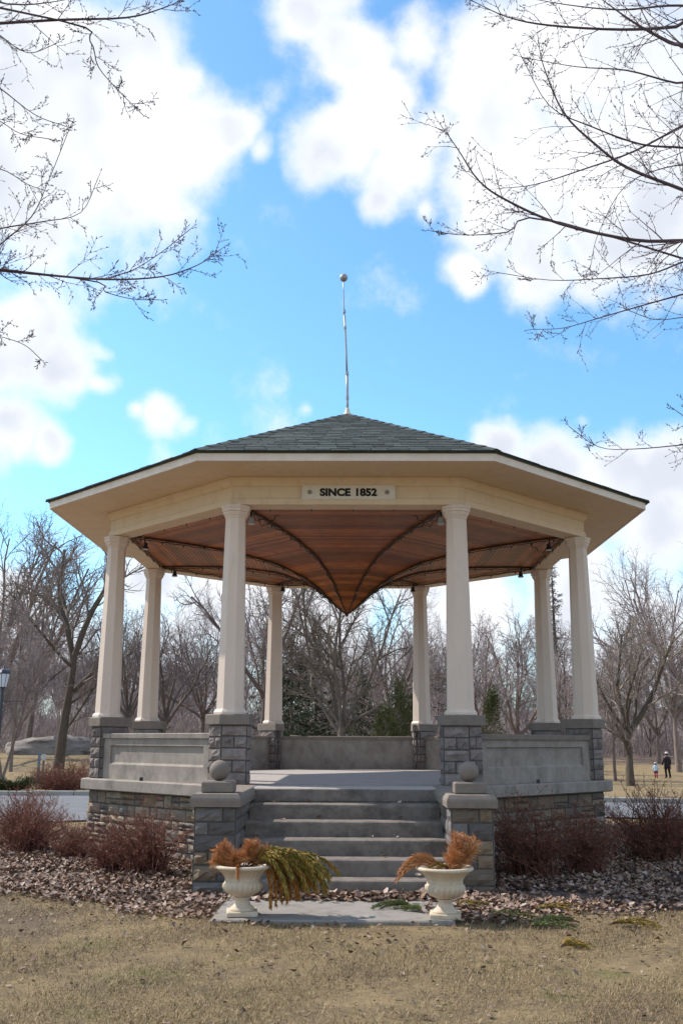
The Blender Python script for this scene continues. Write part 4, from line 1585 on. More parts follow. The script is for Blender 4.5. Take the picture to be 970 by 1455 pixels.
# open grown trees with spreading crowns
for i, (H_, n_l) in enumerate([(9.5, 7), (10.5, 8), (8.5, 6), (11.5, 8)]):
    spo = Species(nch=(0, 8, 7, 6), levels=4, rmin=0.009, segs=(5, 7, 5, 4, 3), sides=(7, 5, 3, 3, 3), t0=(0.5, 0.2, 0.12, 0.1), ratio=(0.6, 0.5, 0.5, 0.5),
                  up=(0.0, 0.05, 0.05, 0.02, 0.0), ang=(0.7, 0.7, 0.8, 0.85), wander=(0.03, 0.11, 0.15, 0.2, 0.25))
    rg = random.Random(150 + i)
    hf = H_ * rg.uniform(0.2, 0.3)
    stems = [((0, 0, 0), (rg.uniform(-0.05, 0.05), 0, 1), hf, H_ * 0.021, 0)]
    for q in range(n_l):
        a = 2.4 * q + rg.uniform(-0.4, 0.4)
        sp_ = 0.15 if q == 0 else rg.uniform(0.35, 0.95)
        stems.append(((0, 0, hf * rg.uniform(0.75, 1.0)), (sp_ * math.cos(a), sp_ * math.sin(a), 1), H_ * rg.uniform(0.5, 0.72), H_ * (0.012 if q < 4 else 0.008), 1))
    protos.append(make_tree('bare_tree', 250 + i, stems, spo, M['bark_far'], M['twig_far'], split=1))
used = [False] * len(protos)


def put(i, x, y, s, rz, label, group, name=None):
    o = protos[i] if not used[i] else copy_tree(protos[i])
    used[i] = True
    place(o, x, y, s, rz, s * random.Random(int(x * 100 + y)).uniform(0.9, 1.15))
    tag(o, label, 'tree', group)
    return o


# trees that stand out in the middle distance: photo column, distance, height factor, kind, label
MID = [(8, 40, 0.62, 5, 'thin young bare tree by the lamp post at the far left'),
       (20, 46, 0.6, 4, 'second thin bare tree just right of the lamp post'),
       (232, 62, 0.95, 6, 'bare tree with crooked limbs between the two left columns'),
       (290, 70, 1.0, 7, 'bare tree just left of the front left column'),
       (372, 58, 0.95, 9, 'bare tree just left of the back left column'),
       (560, 62, 1.0, 7, 'bare tree just left of the back right column'),
       (690, 58, 1.0, 8, 'bare tree just right of the front right column'),
       (735, 66, 1.0, 6, 'pale bare tree left of the rear right column'),
       (806, 56, 0.85, 8, 'many stemmed bare tree between the two right columns'),
       (872, 62, 0.72, 4, 'slim bare tree behind the sunlit lawn tree at the right'),
       (962, 80, 1.25, 9, 'tall bare tree at the far right behind the walkers'),
       (935, 92, 1.0, 7, 'bare tree at the wood edge behind the walkers'),
       (40, 66, 1.15, 9, 'tall bare tree behind the grey boulder at the left'),
       (-14, 58, 1.25, 9, 'tall bare tree cut by the left edge of the view behind the lamp post'),
       (1002, 54, 1.05, 7, 'tall bare tree cut by the right edge of the view'),
       (178, 66, 0.95, 6, 'bare tree just right of the far left column')]
for px, dist, s, kd, lab in MID:
    put(kd, at(px, dist), dist + CAM.y, s, px * 0.7, lab, 'bare trees beyond the bandstand')
rg = random.Random(5)
WL = 'bare grey brown tree in the woods beyond the park lawn'
for row, (d0, n, smin, smax) in enumerate([(82, 16, 0.5, 0.9), (97, 24, 0.6, 1.0), (114, 32, 0.65, 1.1), (132, 38, 0.75, 1.2)]):
    for i in range(n):
        px = -120 + (1210 / (n - 1)) * i + rg.uniform(-22, 22)
        dist = d0 + rg.uniform(-6, 6)
        if row == 0 and px > 815:
            continue
        put(rg.choice([0, 1, 2, 3, 4, 5, 6, 7, 8, 9, 6, 7, 9]), at(px, dist), dist + CAM.y, rg.uniform(smin, smax), rg.uniform(0, 6.28), WL, 'trees of the far woods')
# undergrowth of the woods as one mass
ug = Tubes()
for i in range(13000):
    px = rg.uniform(-120, 1090)
    dist = rg.uniform(84, 125)
    if px > 820 and dist < 100:
        continue
    if px < 400 and rg.random() < 0.3:
        dist = rg.uniform(68, 84)
    x, y = at(px, dist), dist + CAM.y
    h = 0.8 + 5.0 * rg.random() ** 1.8
    z = tz(x, y)
    dx, dy = rg.gauss(0, 0.3), rg.gauss(0, 0.3)
    ug.add([(x, y, z), (x + dx * h * 0.5, y + dy * h * 0.5, z + h * 0.6), (x + dx * h + rg.gauss(0, 0.15), y + dy * h, z + h)], [0.022, 0.015, 0.006], 3)
    for _ in range(3):
        t_ = rg.uniform(0.2, 0.8)
        px_, pz_ = x + dx * h * t_, z + h * t_
        ug.add([(px_, y + dy * h * t_, pz_), (px_ + rg.gauss(0, 0.35), y + rg.gauss(0, 0.35), pz_ + rg.uniform(0.2, 0.9))], [0.013, 0.005], 3)
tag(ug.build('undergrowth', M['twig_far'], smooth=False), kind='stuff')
# wooded rise far behind, closing the view between the trunks
hx = np.linspace(-420, 420, 60)
hy = np.linspace(150, 420, 14)
HX, HY = np.meshgrid(hx, hy)
HZ = terrain(HX, HY) + 5.5 * sstep(150, 240, HY) * (1 + 0.25 * np.sin(HX * 0.03) + 0.12 * np.sin(HX * 0.11)) + 0.004
idx = np.arange(HX.size).reshape(HX.shape)
M['far_wood'] = mat('leafless hillside', (0.26, 0.20, 0.19), (0.15, 0.115, 0.11), scale=0.25, rough=1.0, stretch=(1, 0.3, 0.5))
tag(mesh_np('hills', np.stack([HX, HY, HZ], -1).reshape(-1, 3), np.stack([idx[:-1, :-1], idx[:-1, 1:], idx[1:, 1:], idx[1:, :-1]], -1).reshape(-1, 4), M['far_wood'], smooth=True), kind='structure')


# -- evergreens
def make_spruce(name, seed, H, R, mt, dens=1.0, gap=0.0, z_low=0.06, power=0.9, leaf=0.16):
    rng = random.Random(seed)
    root = empty(name)
    tr = Tubes()
    tr.add([(0, 0, 0), (0.03, 0, H * 0.35), (0, 0.02, H * 0.7), (0, 0, H)], [H * 0.016, H * 0.012, H * 0.006, 0.01], 7)
    V = []
    nb = int(150 * dens * H / 10)
    for i in range(nb):
        t = z_low + (1 - z_low) * (i + rng.random()) / nb
        z = H * t
        L = R * (1 - t) ** power * rng.uniform(0.65, 1.1) + 0.12
        if rng.random() < gap:
            L *= 0.4
        a = rng.uniform(0, 6.28)
        dr = Vector((math.cos(a), math.sin(a), 0))
        pts = [Vector((0, 0, z)) + dr * L * q + Vector((0, 0, -0.30 * L * math.sin(q * 2.2) + 0.12 * L * q * q)) for q in (0, 0.35, 0.7, 1.0)]
        tr.add(pts, [0.03, 0.02, 0.012, 0.005], 3)
        m = int(26 * L / 1.0 * dens) + 6
        sd = Vector((-dr.y, dr.x, 0))
        for j in range(m):
            q = rng.uniform(0.15, 1.0)
            k = min(2, int(q * 3))
            p = pts[k].lerp(pts[k + 1], q * 3 - k) + sd * rng.gauss(0, 0.10 + 0.10 * L * (1 - q)) + Vector((0, 0, -abs(rng.gauss(0, 0.10))))
            e = (dr * rng.uniform(0.3, 1) + sd * rng.gauss(0, 0.7) + Vector((0, 0, rng.uniform(-0.9, 0.1)))).normalized() * leaf * rng.uniform(0.6, 1.4)
            w = e.cross(Vector((rng.gauss(0, 1), rng.gauss(0, 1), rng.gauss(0, 1)))).normalized() * leaf * 0.22
            V.append((p - w, p + w, p + e))
    tr.build('trunk', M['bark_far'], root)
    V = np.array([[tuple(q) for q in tri] for tri in V]).reshape(-1, 3)
    mesh_np('crown', V, np.arange(len(V)).reshape(-1, 3), mt, root)
    return root


def make_cedar(name, seed, H, R, mt, n=5200, leaf=0.10, lump=0.25):
    rng = random.Random(seed)
    root = empty(name)
    tr = Tubes()
    tr.add([(0, 0, 0), (0.02, 0, H * 0.4), (0, 0.02, H * 0.9)], [0.07, 0.05, 0.015], 6)
    cl = []
    for i in range(70):
        t = rng.random() ** 0.9
        a = rng.uniform(0, 6.28)
        rr = R * (1 - t ** 1.8) * rng.uniform(0.55, 1.05) + 0.04
        c = Vector((rr * math.cos(a), rr * math.sin(a), H * (0.04 + 0.95 * t)))
        cl.append((c, R * lump * rng.uniform(0.7, 1.4)))
        tr.add([(0, 0, max(0.02, c.z - rr * 0.9)), tuple(c * 0.6 + Vector((0, 0, c.z * 0.36))), tuple(c)], [0.02, 0.012, 0.006], 3)
    tr.build('trunk', M['bark_far'], root)
    V = []
    for i in range(n):
        c, s = cl[rng.randrange(len(cl))]
        p = c + Vector((rng.gauss(0, s * 0.5), rng.gauss(0, s * 0.5), rng.gauss(0, s * 1.0)))
        p.z = max(0.03, p.z)
        out_ = Vector((p.x, p.y, 0)).normalized()
        e = (out_ * rng.uniform(0, 0.9) + Vector((rng.gauss(0, 0.4), rng.gauss(0, 0.4), rng.uniform(0.2, 1.1)))).normalized() * leaf * rng.uniform(0.6, 1.4)
        w = e.cross(Vector((rng.gauss(0, 1), rng.gauss(0, 1), rng.gauss(0, 1)))).normalized() * leaf * 0.22
        V.append((p - w, p + w, p + e))
    V = np.array([[tuple(q) for q in tri] for tri in V]).reshape(-1, 3)
    mesh_np('crown', V, np.arange(len(V)).reshape(-1, 3), mt, root)
    return root


SPR = [(416, 60, 7.4, 3.2, 'needles_dark', 1.5, 0.1, 'dark spreading spruce behind the back left column'),
       (450, 63, 8.6, 3.0, 'needles_dark', 1.2, 0.2, 'taller thin dark spruce left of the spreading bare tree'),
       (516, 66, 6.0, 2.6, 'needles_dark', 1.3, 0.1, 'low dark spruce right behind the spreading bare tree'),
       (655, 70, 10.5, 3.0, 'needles_thin', 1.0, 0.3, 'tall grey green spruce behind the front right column'),
       (796, 76, 17.0, 2.9, 'needles_thin', 0.9, 0.3, 'tallest sparse spruce between the two right columns'),
       (375, 72, 9.5, 2.4, 'needles_thin', 0.7, 0.35, 'thin grey green spruce left of the back left column')]
for i, (px, dist, H, R, mt, dn, gp, lab) in enumerate(SPR):
    o = make_spruce('spruce_tree', 300 + i, H, R, M[mt], dn, gp)
    place(o, at(px, dist), dist + CAM.y)
    tag(o, lab, 'tree', 'spruces beyond the bandstand')
CED = [(570, 48, 4.2, 1.0, 'tall olive cedar beside the back right column', 1.0),
       (550, 47, 3.1, 0.85, 'short olive cedar left of the tall cedar by the back right column', 1.0),
       (704, 50, 4.1, 0.85, 'olive cedar right of the front right column', 1.0),
       (588, 52, 3.8, 0.95, 'low olive cedar directly behind the back right column', 1.0)]
for i, (px, dist, H, R, lab, s) in enumerate(CED):
    o = make_cedar('cedar_tree', 330 + i, H, R, M['cedar'])
    place(o, at(px, dist), dist + CAM.y, s, dz=0.05)
    tag(o, lab, 'tree', 'cedars behind the bandstand')
# fallen log behind the back parapet
o = MB().tube([(at(414, 46), 29.3, tz(-3, 29) + 1.55), (at(440, 46), 29.4, tz(-3, 29) + 1.42), (at(466, 46), 29.2, tz(-2, 29) + 1.22), (at(500, 46), 29, tz(0, 29) + 0.9), (at(560, 46), 29, tz(1, 29) + 0.1)], [0.16, 0.22, 0.25, 0.26, 0.28], 9).build('fallen_log', M['bark'], smooth=True)
tag(o, 'long leaning brown log behind the back parapet at the foot of the bare tree', 'log')


# -- red-brown shrubs round the bandstand
def make_shrub(seed, H, R, stems=150, twigs=7, leaves=2600):
    rng = random.Random(seed)
    root = empty('barberry_shrub')
    tw = Tubes()
    LV = []
    for i in range(stems):
        a = rng.uniform(0, 6.28)
        rr = R * math.sqrt(rng.random())
        lob = 1 + 0.30 * math.sin(a * 2 + seed) + 0.2 * math.sin(a * 3 + seed * 2)
        rr *= 0.75 + 0.35 * lob
        hz = H * rng.choice([rng.uniform(0.4, 0.8), rng.uniform(0.6, 1.0), rng.uniform(0.8, 1.25)]) * (1 - 0.35 * min(1, rr / R) ** 2) * (0.8 + 0.2 * lob)
        bx, by = rng.gauss(0, R * 0.22), rng.gauss(0, R * 0.22)
        ex, ey = rr * math.cos(a), rr * math.sin(a)
        pts = []
        for q in (0, 0.3, 0.6, 0.85, 1.0):
            c = q ** 1.5
            pts.append(Vector((bx + (ex - bx) * c + rng.gauss(0, 0.012), by + (ey - by) * c + rng.gauss(0, 0.012), hz * (q - 0.12 * q * q) / 0.88)))
        tw.add(pts, [0.0085, 0.007, 0.005, 0.0035, 0.002], 3)
        for j in range(twigs):
            q = rng.uniform(0.2, 1.0) * 4
            k = min(3, int(q))
            p = pts[k].lerp(pts[k + 1], q - k)
            d = Vector((rng.gauss(0, 0.7), rng.gauss(0, 0.7), rng.uniform(0.1, 1.1))).normalized()
            l = rng.uniform(0.06, 0.2)
            m = p + d * l * 0.5 + Vector((rng.gauss(0, 0.01), rng.gauss(0, 0.01), 0.01))
            e = p + d * l + Vector((rng.gauss(0, 0.02), rng.gauss(0, 0.02), 0.01))
            tw.add([p, m, e], [0.0026, 0.002, 0.0012], 3)
            for _ in range(max(1, leaves // (stems * twigs))):
                b = p.lerp(e, rng.random())
                v1 = Vector((rng.gauss(0, 1), rng.gauss(0, 1), rng.gauss(0, 1))).normalized() * rng.uniform(0.012, 0.026)
                v2 = v1.cross(Vector((rng.gauss(0, 1), rng.gauss(0, 1), rng.gauss(0, 1)))).normalized() * 0.008
                LV.append((b, b + v1 * 0.5 + v2, b + v1, b + v1 * 0.5 - v2))
    tw.build('branches', M['shrub_twig'], root, smooth=False)
    V = np.array([[tuple(q) for q in l] for l in LV]).reshape(-1, 3)
    tag(mesh_np('dry_leaves', V, np.arange(len(V)).reshape(-1, 4), M['shrub_leaf'], root), kind='stuff')
    return root


SH = [(-4.35, -2.6, 0, 0.78, 'largest wiry red brown shrub left of the stone base'),
      (-3.55, -3.25, 1, 0.55, 'small red brown shrub in front of the left stone base'),
      (-2.28, -4.75, 2, 0.85, 'red brown shrub beside the left cheek wall of the steps'),
      (-2.75, -4.45, 1, 0.62, 'low red brown shrub against the middle of the left stone base'),
      (2.15, -4.70, 0, 0.86, 'dark red shrub in the shade beside the right cheek wall'),
      (2.85, -4.35, 2, 0.80, 'dark red shrub in front of the middle of the right stone base'),
      (4.05, -3.05, 1, 1.0, 'wiry grey tipped shrub at the right end of the stone base'),
      (4.55, -2.3, 2, 0.85, 'farthest right red brown shrub beside the driveway'),
      (-4.9, -1.2, 1, 0.85, 'red brown shrub at the far left edge of the bed')]
spr = [make_shrub(400, 1.02, 0.82, 185, 8, 4200), make_shrub(401, 0.96, 0.72, 165, 8, 3600), make_shrub(402, 0.95, 0.62, 150, 8, 3200)]
u_ = [False] * 3
for x, y, kd, s, lab in SH:
    o = spr[kd] if not u_[kd] else copy_tree(spr[kd])
    u_[kd] = True
    o.location = (x, y, bed_z(math.hypot(x, y), math.atan2(y, x)) - 0.01)
    o.scale = (s, s, s)
    o.rotation_euler = (0, 0, x * 3)
    tag(o, lab, 'shrub', 'red brown shrubs round the bandstand')
# shrubs beyond the driveway, under the maple
for px, dist, s, lab in [(74, 33, 1.0, 'low russet shrub at the left below the forked maple'), (95, 31, 1.15, 'low russet shrub in the middle below the forked maple'), (117, 33, 1.2, 'low russet shrub at the right below the forked maple')]:
    o = copy_tree(spr[1])
    x, y = at(px, dist), dist + CAM.y
    o.location = (x, y, tz(x, y) - 0.02)
    o.scale = (s * 1.2, s * 1.2, s * 0.8)
    o.rotation_euler = (0, 0, px)
    tag(o, lab, 'shrub', 'russet shrubs below the maple')


def make_juniper():
    rng = random.Random(9)
    root = empty('juniper')
    tw, V = Tubes(), []
    for i in range(60):
        a = rng.uniform(0, 6.28)
        L = rng.uniform(0.4, 0.95)
        e = Vector((L * math.cos(a), L * 0.8 * math.sin(a), rng.uniform(0.12, 0.42)))
        tw.add([(0, 0, 0), tuple(e * 0.55 + Vector((0, 0, 0.05))), tuple(e)], [0.012, 0.008, 0.004], 3)
        for j in range(90):
            q = rng.uniform(0.25, 1)
            p = e * q + Vector((rng.gauss(0, 0.06), rng.gauss(0, 0.06), rng.gauss(0, 0.04) + 0.03))
            d = (e.normalized() + Vector((rng.gauss(0, 0.6), rng.gauss(0, 0.6), rng.uniform(0, 0.9)))).normalized() * rng.uniform(0.05, 0.11)
            w = d.cross(Vector((rng.gauss(0, 1), rng.gauss(0, 1), rng.gauss(0, 1)))).normalized() * 0.012
            V.append((p - w, p + w, p + d))
    tw.build('branches', M['stem'], root)
    V = np.array([[tuple(q) for q in l] for l in V]).reshape(-1, 3)
    mesh_np('foliage', V, np.arange(len(V)).reshape(-1, 3), M['juniper'], root)
    return root


o = make_juniper()
place(o, at(26, 31.5), 31.5 + CAM.y)
tag(o, 'low dark green juniper beyond the kerb at the far left', 'shrub')

# -- granite outcrop
def make_rock():
    rng = random.Random(4)
    nu, nv = 40, 14
    V, F = [], []
    ph = [rng.uniform(0, 6.28) for _ in range(8)]
    for j in range(nv + 1):
        v = j / nv
        for i in range(nu):
            a = 2 * PI * i / nu
            r = math.cos(v * PI / 2) ** 0.5
            bump = 1 + 0.10 * math.sin(3 * a + ph[0]) + 0.06 * math.sin(5 * a + ph[1] + v * 3) + 0.04 * math.sin(9 * a + ph[2] - v * 5) + rng.uniform(-0.02, 0.02)
            x, y = 3.3 * r * bump * math.cos(a), 1.9 * r * bump * math.sin(a)
            z = 1.38 * math.sin(v * PI / 2) ** 0.8 * (1 + 0.10 * math.sin(x * 1.2 + 0.4) + 0.06 * math.sin(x * 3.1 + y)) - 0.08 + rng.uniform(-0.03, 0.03)
            if 0.25 < v < 0.5 and math.sin(a) < 0:
                y *= 0.93
            V.append((x, y, z))
    for j in range(nv):
        for i in range(nu):
            k = (i + 1) % nu
            F.append((j * nu + i, j * nu + k, (j + 1) * nu + k, (j + 1) * nu + i))
    return MB().add(V, F).build('boulder', M['rock'], smooth=True)


o = make_rock()
x, y = at(78, 64), 64 + CAM.y
o.location = (x, y, tz(x, y) + 0.02)
o.scale = (0.95, 0.9, 0.84)
tag(o, 'large rounded grey granite boulder behind the forked maple', 'boulder')

# -- lamp post (only its right side is in view) and marker post
M['lamp_blue'] = mat('dark blue black paint', (0.022, 0.026, 0.045), rough=0.35, spec=0.5)
M['frost'] = mat('frosted lantern glass', (0.62, 0.66, 0.72), rough=0.2, spec=0.6)
lx, ly = at(-1, 30), 30 + CAM.y
lp = empty('lamp_post', (lx, ly, tz(lx, ly)), label='dark lamp post with glass lantern at the left edge beyond the driveway', cat='lamp post')
MB().ngon_loft([(0.14, 0), (0.14, 0.2), (0.09, 0.26), (0.075, 0.7), (0.055, 0.76), (0.045, 3.0), (0.06, 3.02), (0.06, 3.06), (0.10, 3.10)], 12).build('pole', M['lamp_blue'], lp)
MB().ngon_loft([(0.11, 3.10), (0.19, 3.48), (0.19, 3.5)], 8).build('lantern_glass', M['frost'], lp)
for i in range(8):
    a = 2 * PI * i / 8
    MB().tube([(0.112 * math.cos(a), 0.112 * math.sin(a), 3.10), (0.195 * math.cos(a), 0.195 * math.sin(a), 3.49)], 0.008, 4).build('lantern_bar', M['lamp_blue'], lp)
MB().ngon_loft([(0.21, 3.49), (0.215, 3.52), (0.16, 3.60), (0.05, 3.66), (0.02, 3.72), (0.005, 3.74)], 8).build('lantern_roof', M['lamp_blue'], lp)
MB().tube([(0, 0, 2.68), (0.62, 0, 2.68)], 0.012, 5).build('banner_arm', M['lamp_blue'], lp)
M['marker'] = mat('blue grey post paint', (0.16, 0.20, 0.25), (0.12, 0.15, 0.19), scale=6, rough=0.6)
x, y = at(61, 37), 37 + CAM.y
mk = empty('marker_post', (x, y, tz(x, y)), 0.3, label='short blue grey marker board on posts left of the maple trunk', cat='marker post')
MB().box((-0.04, 0, 0.55), (0.10, 0.10, 1.12), bev=0.01).build('post', M['marker'], mk)
MB().box((0.12, 0.02, 0.42), (0.08, 0.08, 0.84), bev=0.01).build('post', M['bark_far'], mk)
MB().box((0.12, -0.06, 0.92), (0.14, 0.03, 0.22), bev=0.006).build('board', M['lamp_grey'], mk)
# -- low dark-roofed house glimpsed behind the left columns
M['brick'] = mat('dull brick', (0.20, 0.13, 0.115), (0.15, 0.10, 0.09), scale=3, rough=0.95)
M['roofdark'] = mat('dark house roof', (0.10, 0.085, 0.085), (0.075, 0.065, 0.065), scale=2, rough=0.9)
hxp, hyp = at(186, 98), 98 + CAM.y
hs = empty('house', (hxp, hyp, tz(hxp, hyp)), label='low brick house with grey gabled roof glimpsed through trees between the left columns', cat='house')
MB().box((0, 0, 1.3), (7, 5, 2.6)).build('wall', M['brick'], hs)
MB().add([(-3.8, -2.9, 2.6), (3.8, -2.9, 2.6), (3.8, 2.9, 2.6), (-3.8, 2.9, 2.6), (-3.8, 0, 4.3), (3.8, 0, 4.3)], [(0, 1, 5, 4), (2, 3, 4, 5), (0, 4, 3), (1, 2, 5), (3, 2, 1, 0)]).build('roof', M['roofdark'], hs)
for wx in (-2, 0, 2):
    w = MB().box((wx, -2.52, 1.5), (1.0, 0.08, 1.1)).build('window', M['frost'], hs)
    MB().box((wx, -2.57, 0.92), (1.15, 0.08, 0.07)).build('sill', M['white_trim'], w)


# ================================================================== people far off on the lawn
M['coat'] = mat('dark plum coat', (0.028, 0.018, 0.026), (0.04, 0.026, 0.034), rough=0.9)
M['trouser'] = mat('black trousers', (0.012, 0.012, 0.016), rough=0.9)
M['skin'] = mat('skin', (0.50, 0.30, 0.22), rough=0.6)
M['hair'] = mat('dark hair', (0.02, 0.014, 0.012), rough=0.6)
M['whitecap'] = mat('pale knit', (0.68, 0.62, 0.66), rough=0.9)
M['kidcoat'] = mat('pale blue jacket', (0.50, 0.66, 0.78), (0.42, 0.56, 0.70), scale=10, rough=0.85)
M['kidskirt'] = mat('purple skirt', (0.14, 0.03, 0.11), rough=0.9)
M['kidleg'] = mat('red pink leggings', (0.52, 0.05, 0.10), rough=0.9)


def ell(cx, cy, z, a, b, n=12):
    return [(cx + a * math.cos(2 * PI * i / n), cy + b * math.sin(2 * PI * i / n), z) for i in range(n)]


def make_person(loc, rz, h, label, child=False):
    s = h / 1.68
    p = empty('person', loc, rz, label=label, cat='person')
    p.scale = (s, s, s)
    # body: joints and radii grown into one skin
    J = {'pel': ((0, 0, 0.92), 0.125), 'waist': ((0, 0, 1.08), 0.115), 'chest': ((0, 0.01, 1.28), 0.135), 'neck': ((0, 0.01, 1.43), 0.055), 'head0': ((0, 0.015, 1.51), 0.075), 'head1': ((0, 0.02, 1.60), 0.088),
         'shl': ((-0.17, 0, 1.36), 0.062), 'ell': ((-0.25, 0.03, 1.10), 0.046), 'wrl': ((-0.34, 0.08, 0.88), 0.034), 'hal': ((-0.37, 0.10, 0.79), 0.036),
         'shr': ((0.17, 0, 1.36), 0.062), 'elr': ((0.23, -0.02, 1.10), 0.046), 'wrr': ((0.24, 0.06, 0.87), 0.034), 'har': ((0.24, 0.09, 0.78), 0.036),
         'hpl': ((-0.09, 0, 0.86), 0.09), 'knl': ((-0.10, 0.08, 0.48), 0.062), 'anl': ((-0.10, 0.02, 0.09), 0.042), 'tol': ((-0.10, 0.17, 0.04), 0.036),
         'hpr': ((0.09, 0, 0.86), 0.09), 'knr': ((0.10, -0.02, 0.47), 0.062), 'anr': ((0.10, -0.14, 0.11), 0.042), 'tor': ((0.10, -0.01, 0.04), 0.036)}
    E = [('pel', 'waist'), ('waist', 'chest'), ('chest', 'neck'), ('neck', 'head0'), ('head0', 'head1'), ('chest', 'shl'), ('shl', 'ell'), ('ell', 'wrl'), ('wrl', 'hal'), ('chest', 'shr'), ('shr', 'elr'), ('elr', 'wrr'), ('wrr', 'har'),
         ('pel', 'hpl'), ('hpl', 'knl'), ('knl', 'anl'), ('anl', 'tol'), ('pel', 'hpr'), ('hpr', 'knr'), ('knr', 'anr'), ('anr', 'tor')]
    if child:
        for k_ in ('head0', 'head1'):
            J[k_] = (J[k_][0], J[k_][1] * 1.35)
    names = list(J)
    me = bpy.data.meshes.new('body')
    me.from_pydata([J[n_][0] for n_ in names], [(names.index(a), names.index(b)) for a, b in E], [])
    o = link_mesh('body', me, M['skin'], p)
    md = o.modifiers.new('skin', 'SKIN')
    sv = me.skin_vertices[0].data
    for i, n_ in enumerate(names):
        r_ = J[n_][1]
        sv[i].radius = (r_, r_)
    sv[0].use_root = True
    sb = o.modifiers.new('sub', 'SUBSURF')
    sb.levels = 1
    sb.render_levels = 1
    # clothes
    c = MB()
    hem = 0.80 if child else 0.62
    c.loft([ell(0, 0, hem, 0.24, 0.19), ell(0, 0, 0.92, 0.20, 0.165), ell(0, 0, 1.08, 0.175, 0.15), ell(0, 0.01, 1.28, 0.205, 0.16), ell(0, 0.01, 1.38, 0.185, 0.13), ell(0, 0.01, 1.45, 0.075, 0.075)])
    for a, b, d in (('shl', 'ell', 'wrl'), ('shr', 'elr', 'wrr')):
        c.tube([J[a][0], J[b][0], J[d][0]], [0.08, 0.066, 0.056], 8)
    c.build('jacket' if child else 'coat', M['kidcoat'] if child else M['coat'], p, smooth=True)
    lg = MB()
    for a, b, d in (('hpl', 'knl', 'anl'), ('hpr', 'knr', 'anr')):
        lg.tube([J[a][0], J[b][0], J[d][0]], [0.105, 0.078, 0.062], 8)
    lg.build('leggings' if child else 'trousers', M['kidleg'] if child else M['trouser'], p, smooth=True)
    for t_, a_ in (('tol', 'anl'), ('tor', 'anr')):
        MB().tube([J[a_][0], tuple((Vector(J[a_][0]) + Vector(J[t_][0])) / 2 - Vector((0, 0, 0.01))), J[t_][0]], [0.055, 0.056, 0.044], 8).build('shoe', M['trouser'], p, smooth=True)
    k = 1.35 if child else 1.0
    MB().sphere((0, 0.0, 1.60), 0.105 * k, 14, 10, 1.1).build('hair', M['hair'], p, smooth=True)
    hat = MB()
    hat.ngon_loft([(0.112 * k, 1.61), (0.115 * k, 1.65), (0.095 * k, 1.70), (0.05 * k, 1.735), (0.004, 1.745)], 14)
    hat.build('hat', M['whitecap'], p, smooth=True)
    if child:
        MB().loft([ell(0, 0, 0.60, 0.25, 0.21), ell(0, 0, 0.80, 0.215, 0.18), ell(0, 0, 0.88, 0.19, 0.16)]).build('skirt', M['kidskirt'], p, smooth=True)
    return p


D = 68
x = at(946, D)
make_person((x, D + CAM.y, tz(x, D + CAM.y)), 0.15, 1.66, 'adult in a long dark coat and pale hat walking away on the dry lawn')
x = at(929.5, D)
make_person((x, D + CAM.y, tz(x, D + CAM.y)), -0.1, 1.0, 'small child in pale blue jacket and red leggings beside the adult', child=True)

# ================================================================== overhanging trees either side, nearer than the bandstand
def unp(px, py, dist):
    v = CAMROT @ Vector(((px - 485) / 1395.7, -(py - 727.5) / 1395.7, -1.0))
    return CAM + v * (dist / Vector((v.x, v.y)).length)


def smooth_path(pts, n):
    """Catmull-Rom through the points"""
    P_ = [pts[0] * 2 - pts[1]] + pts + [pts[-1] * 2 - pts[-2]]
    out_ = []
    for i in range(1, len(P_) - 2):
        for j in range(n):
            t = j / n
            a, b, c, d = P_[i - 1], P_[i], P_[i + 1], P_[i + 2]
            out_.append(0.5 * ((2 * b) + (c - a) * t + (2 * a - 5 * b + 4 * c - d) * t * t + (3 * b - a - 3 * c + d) * t ** 3))
    out_.append(pts[-1])
    return out_


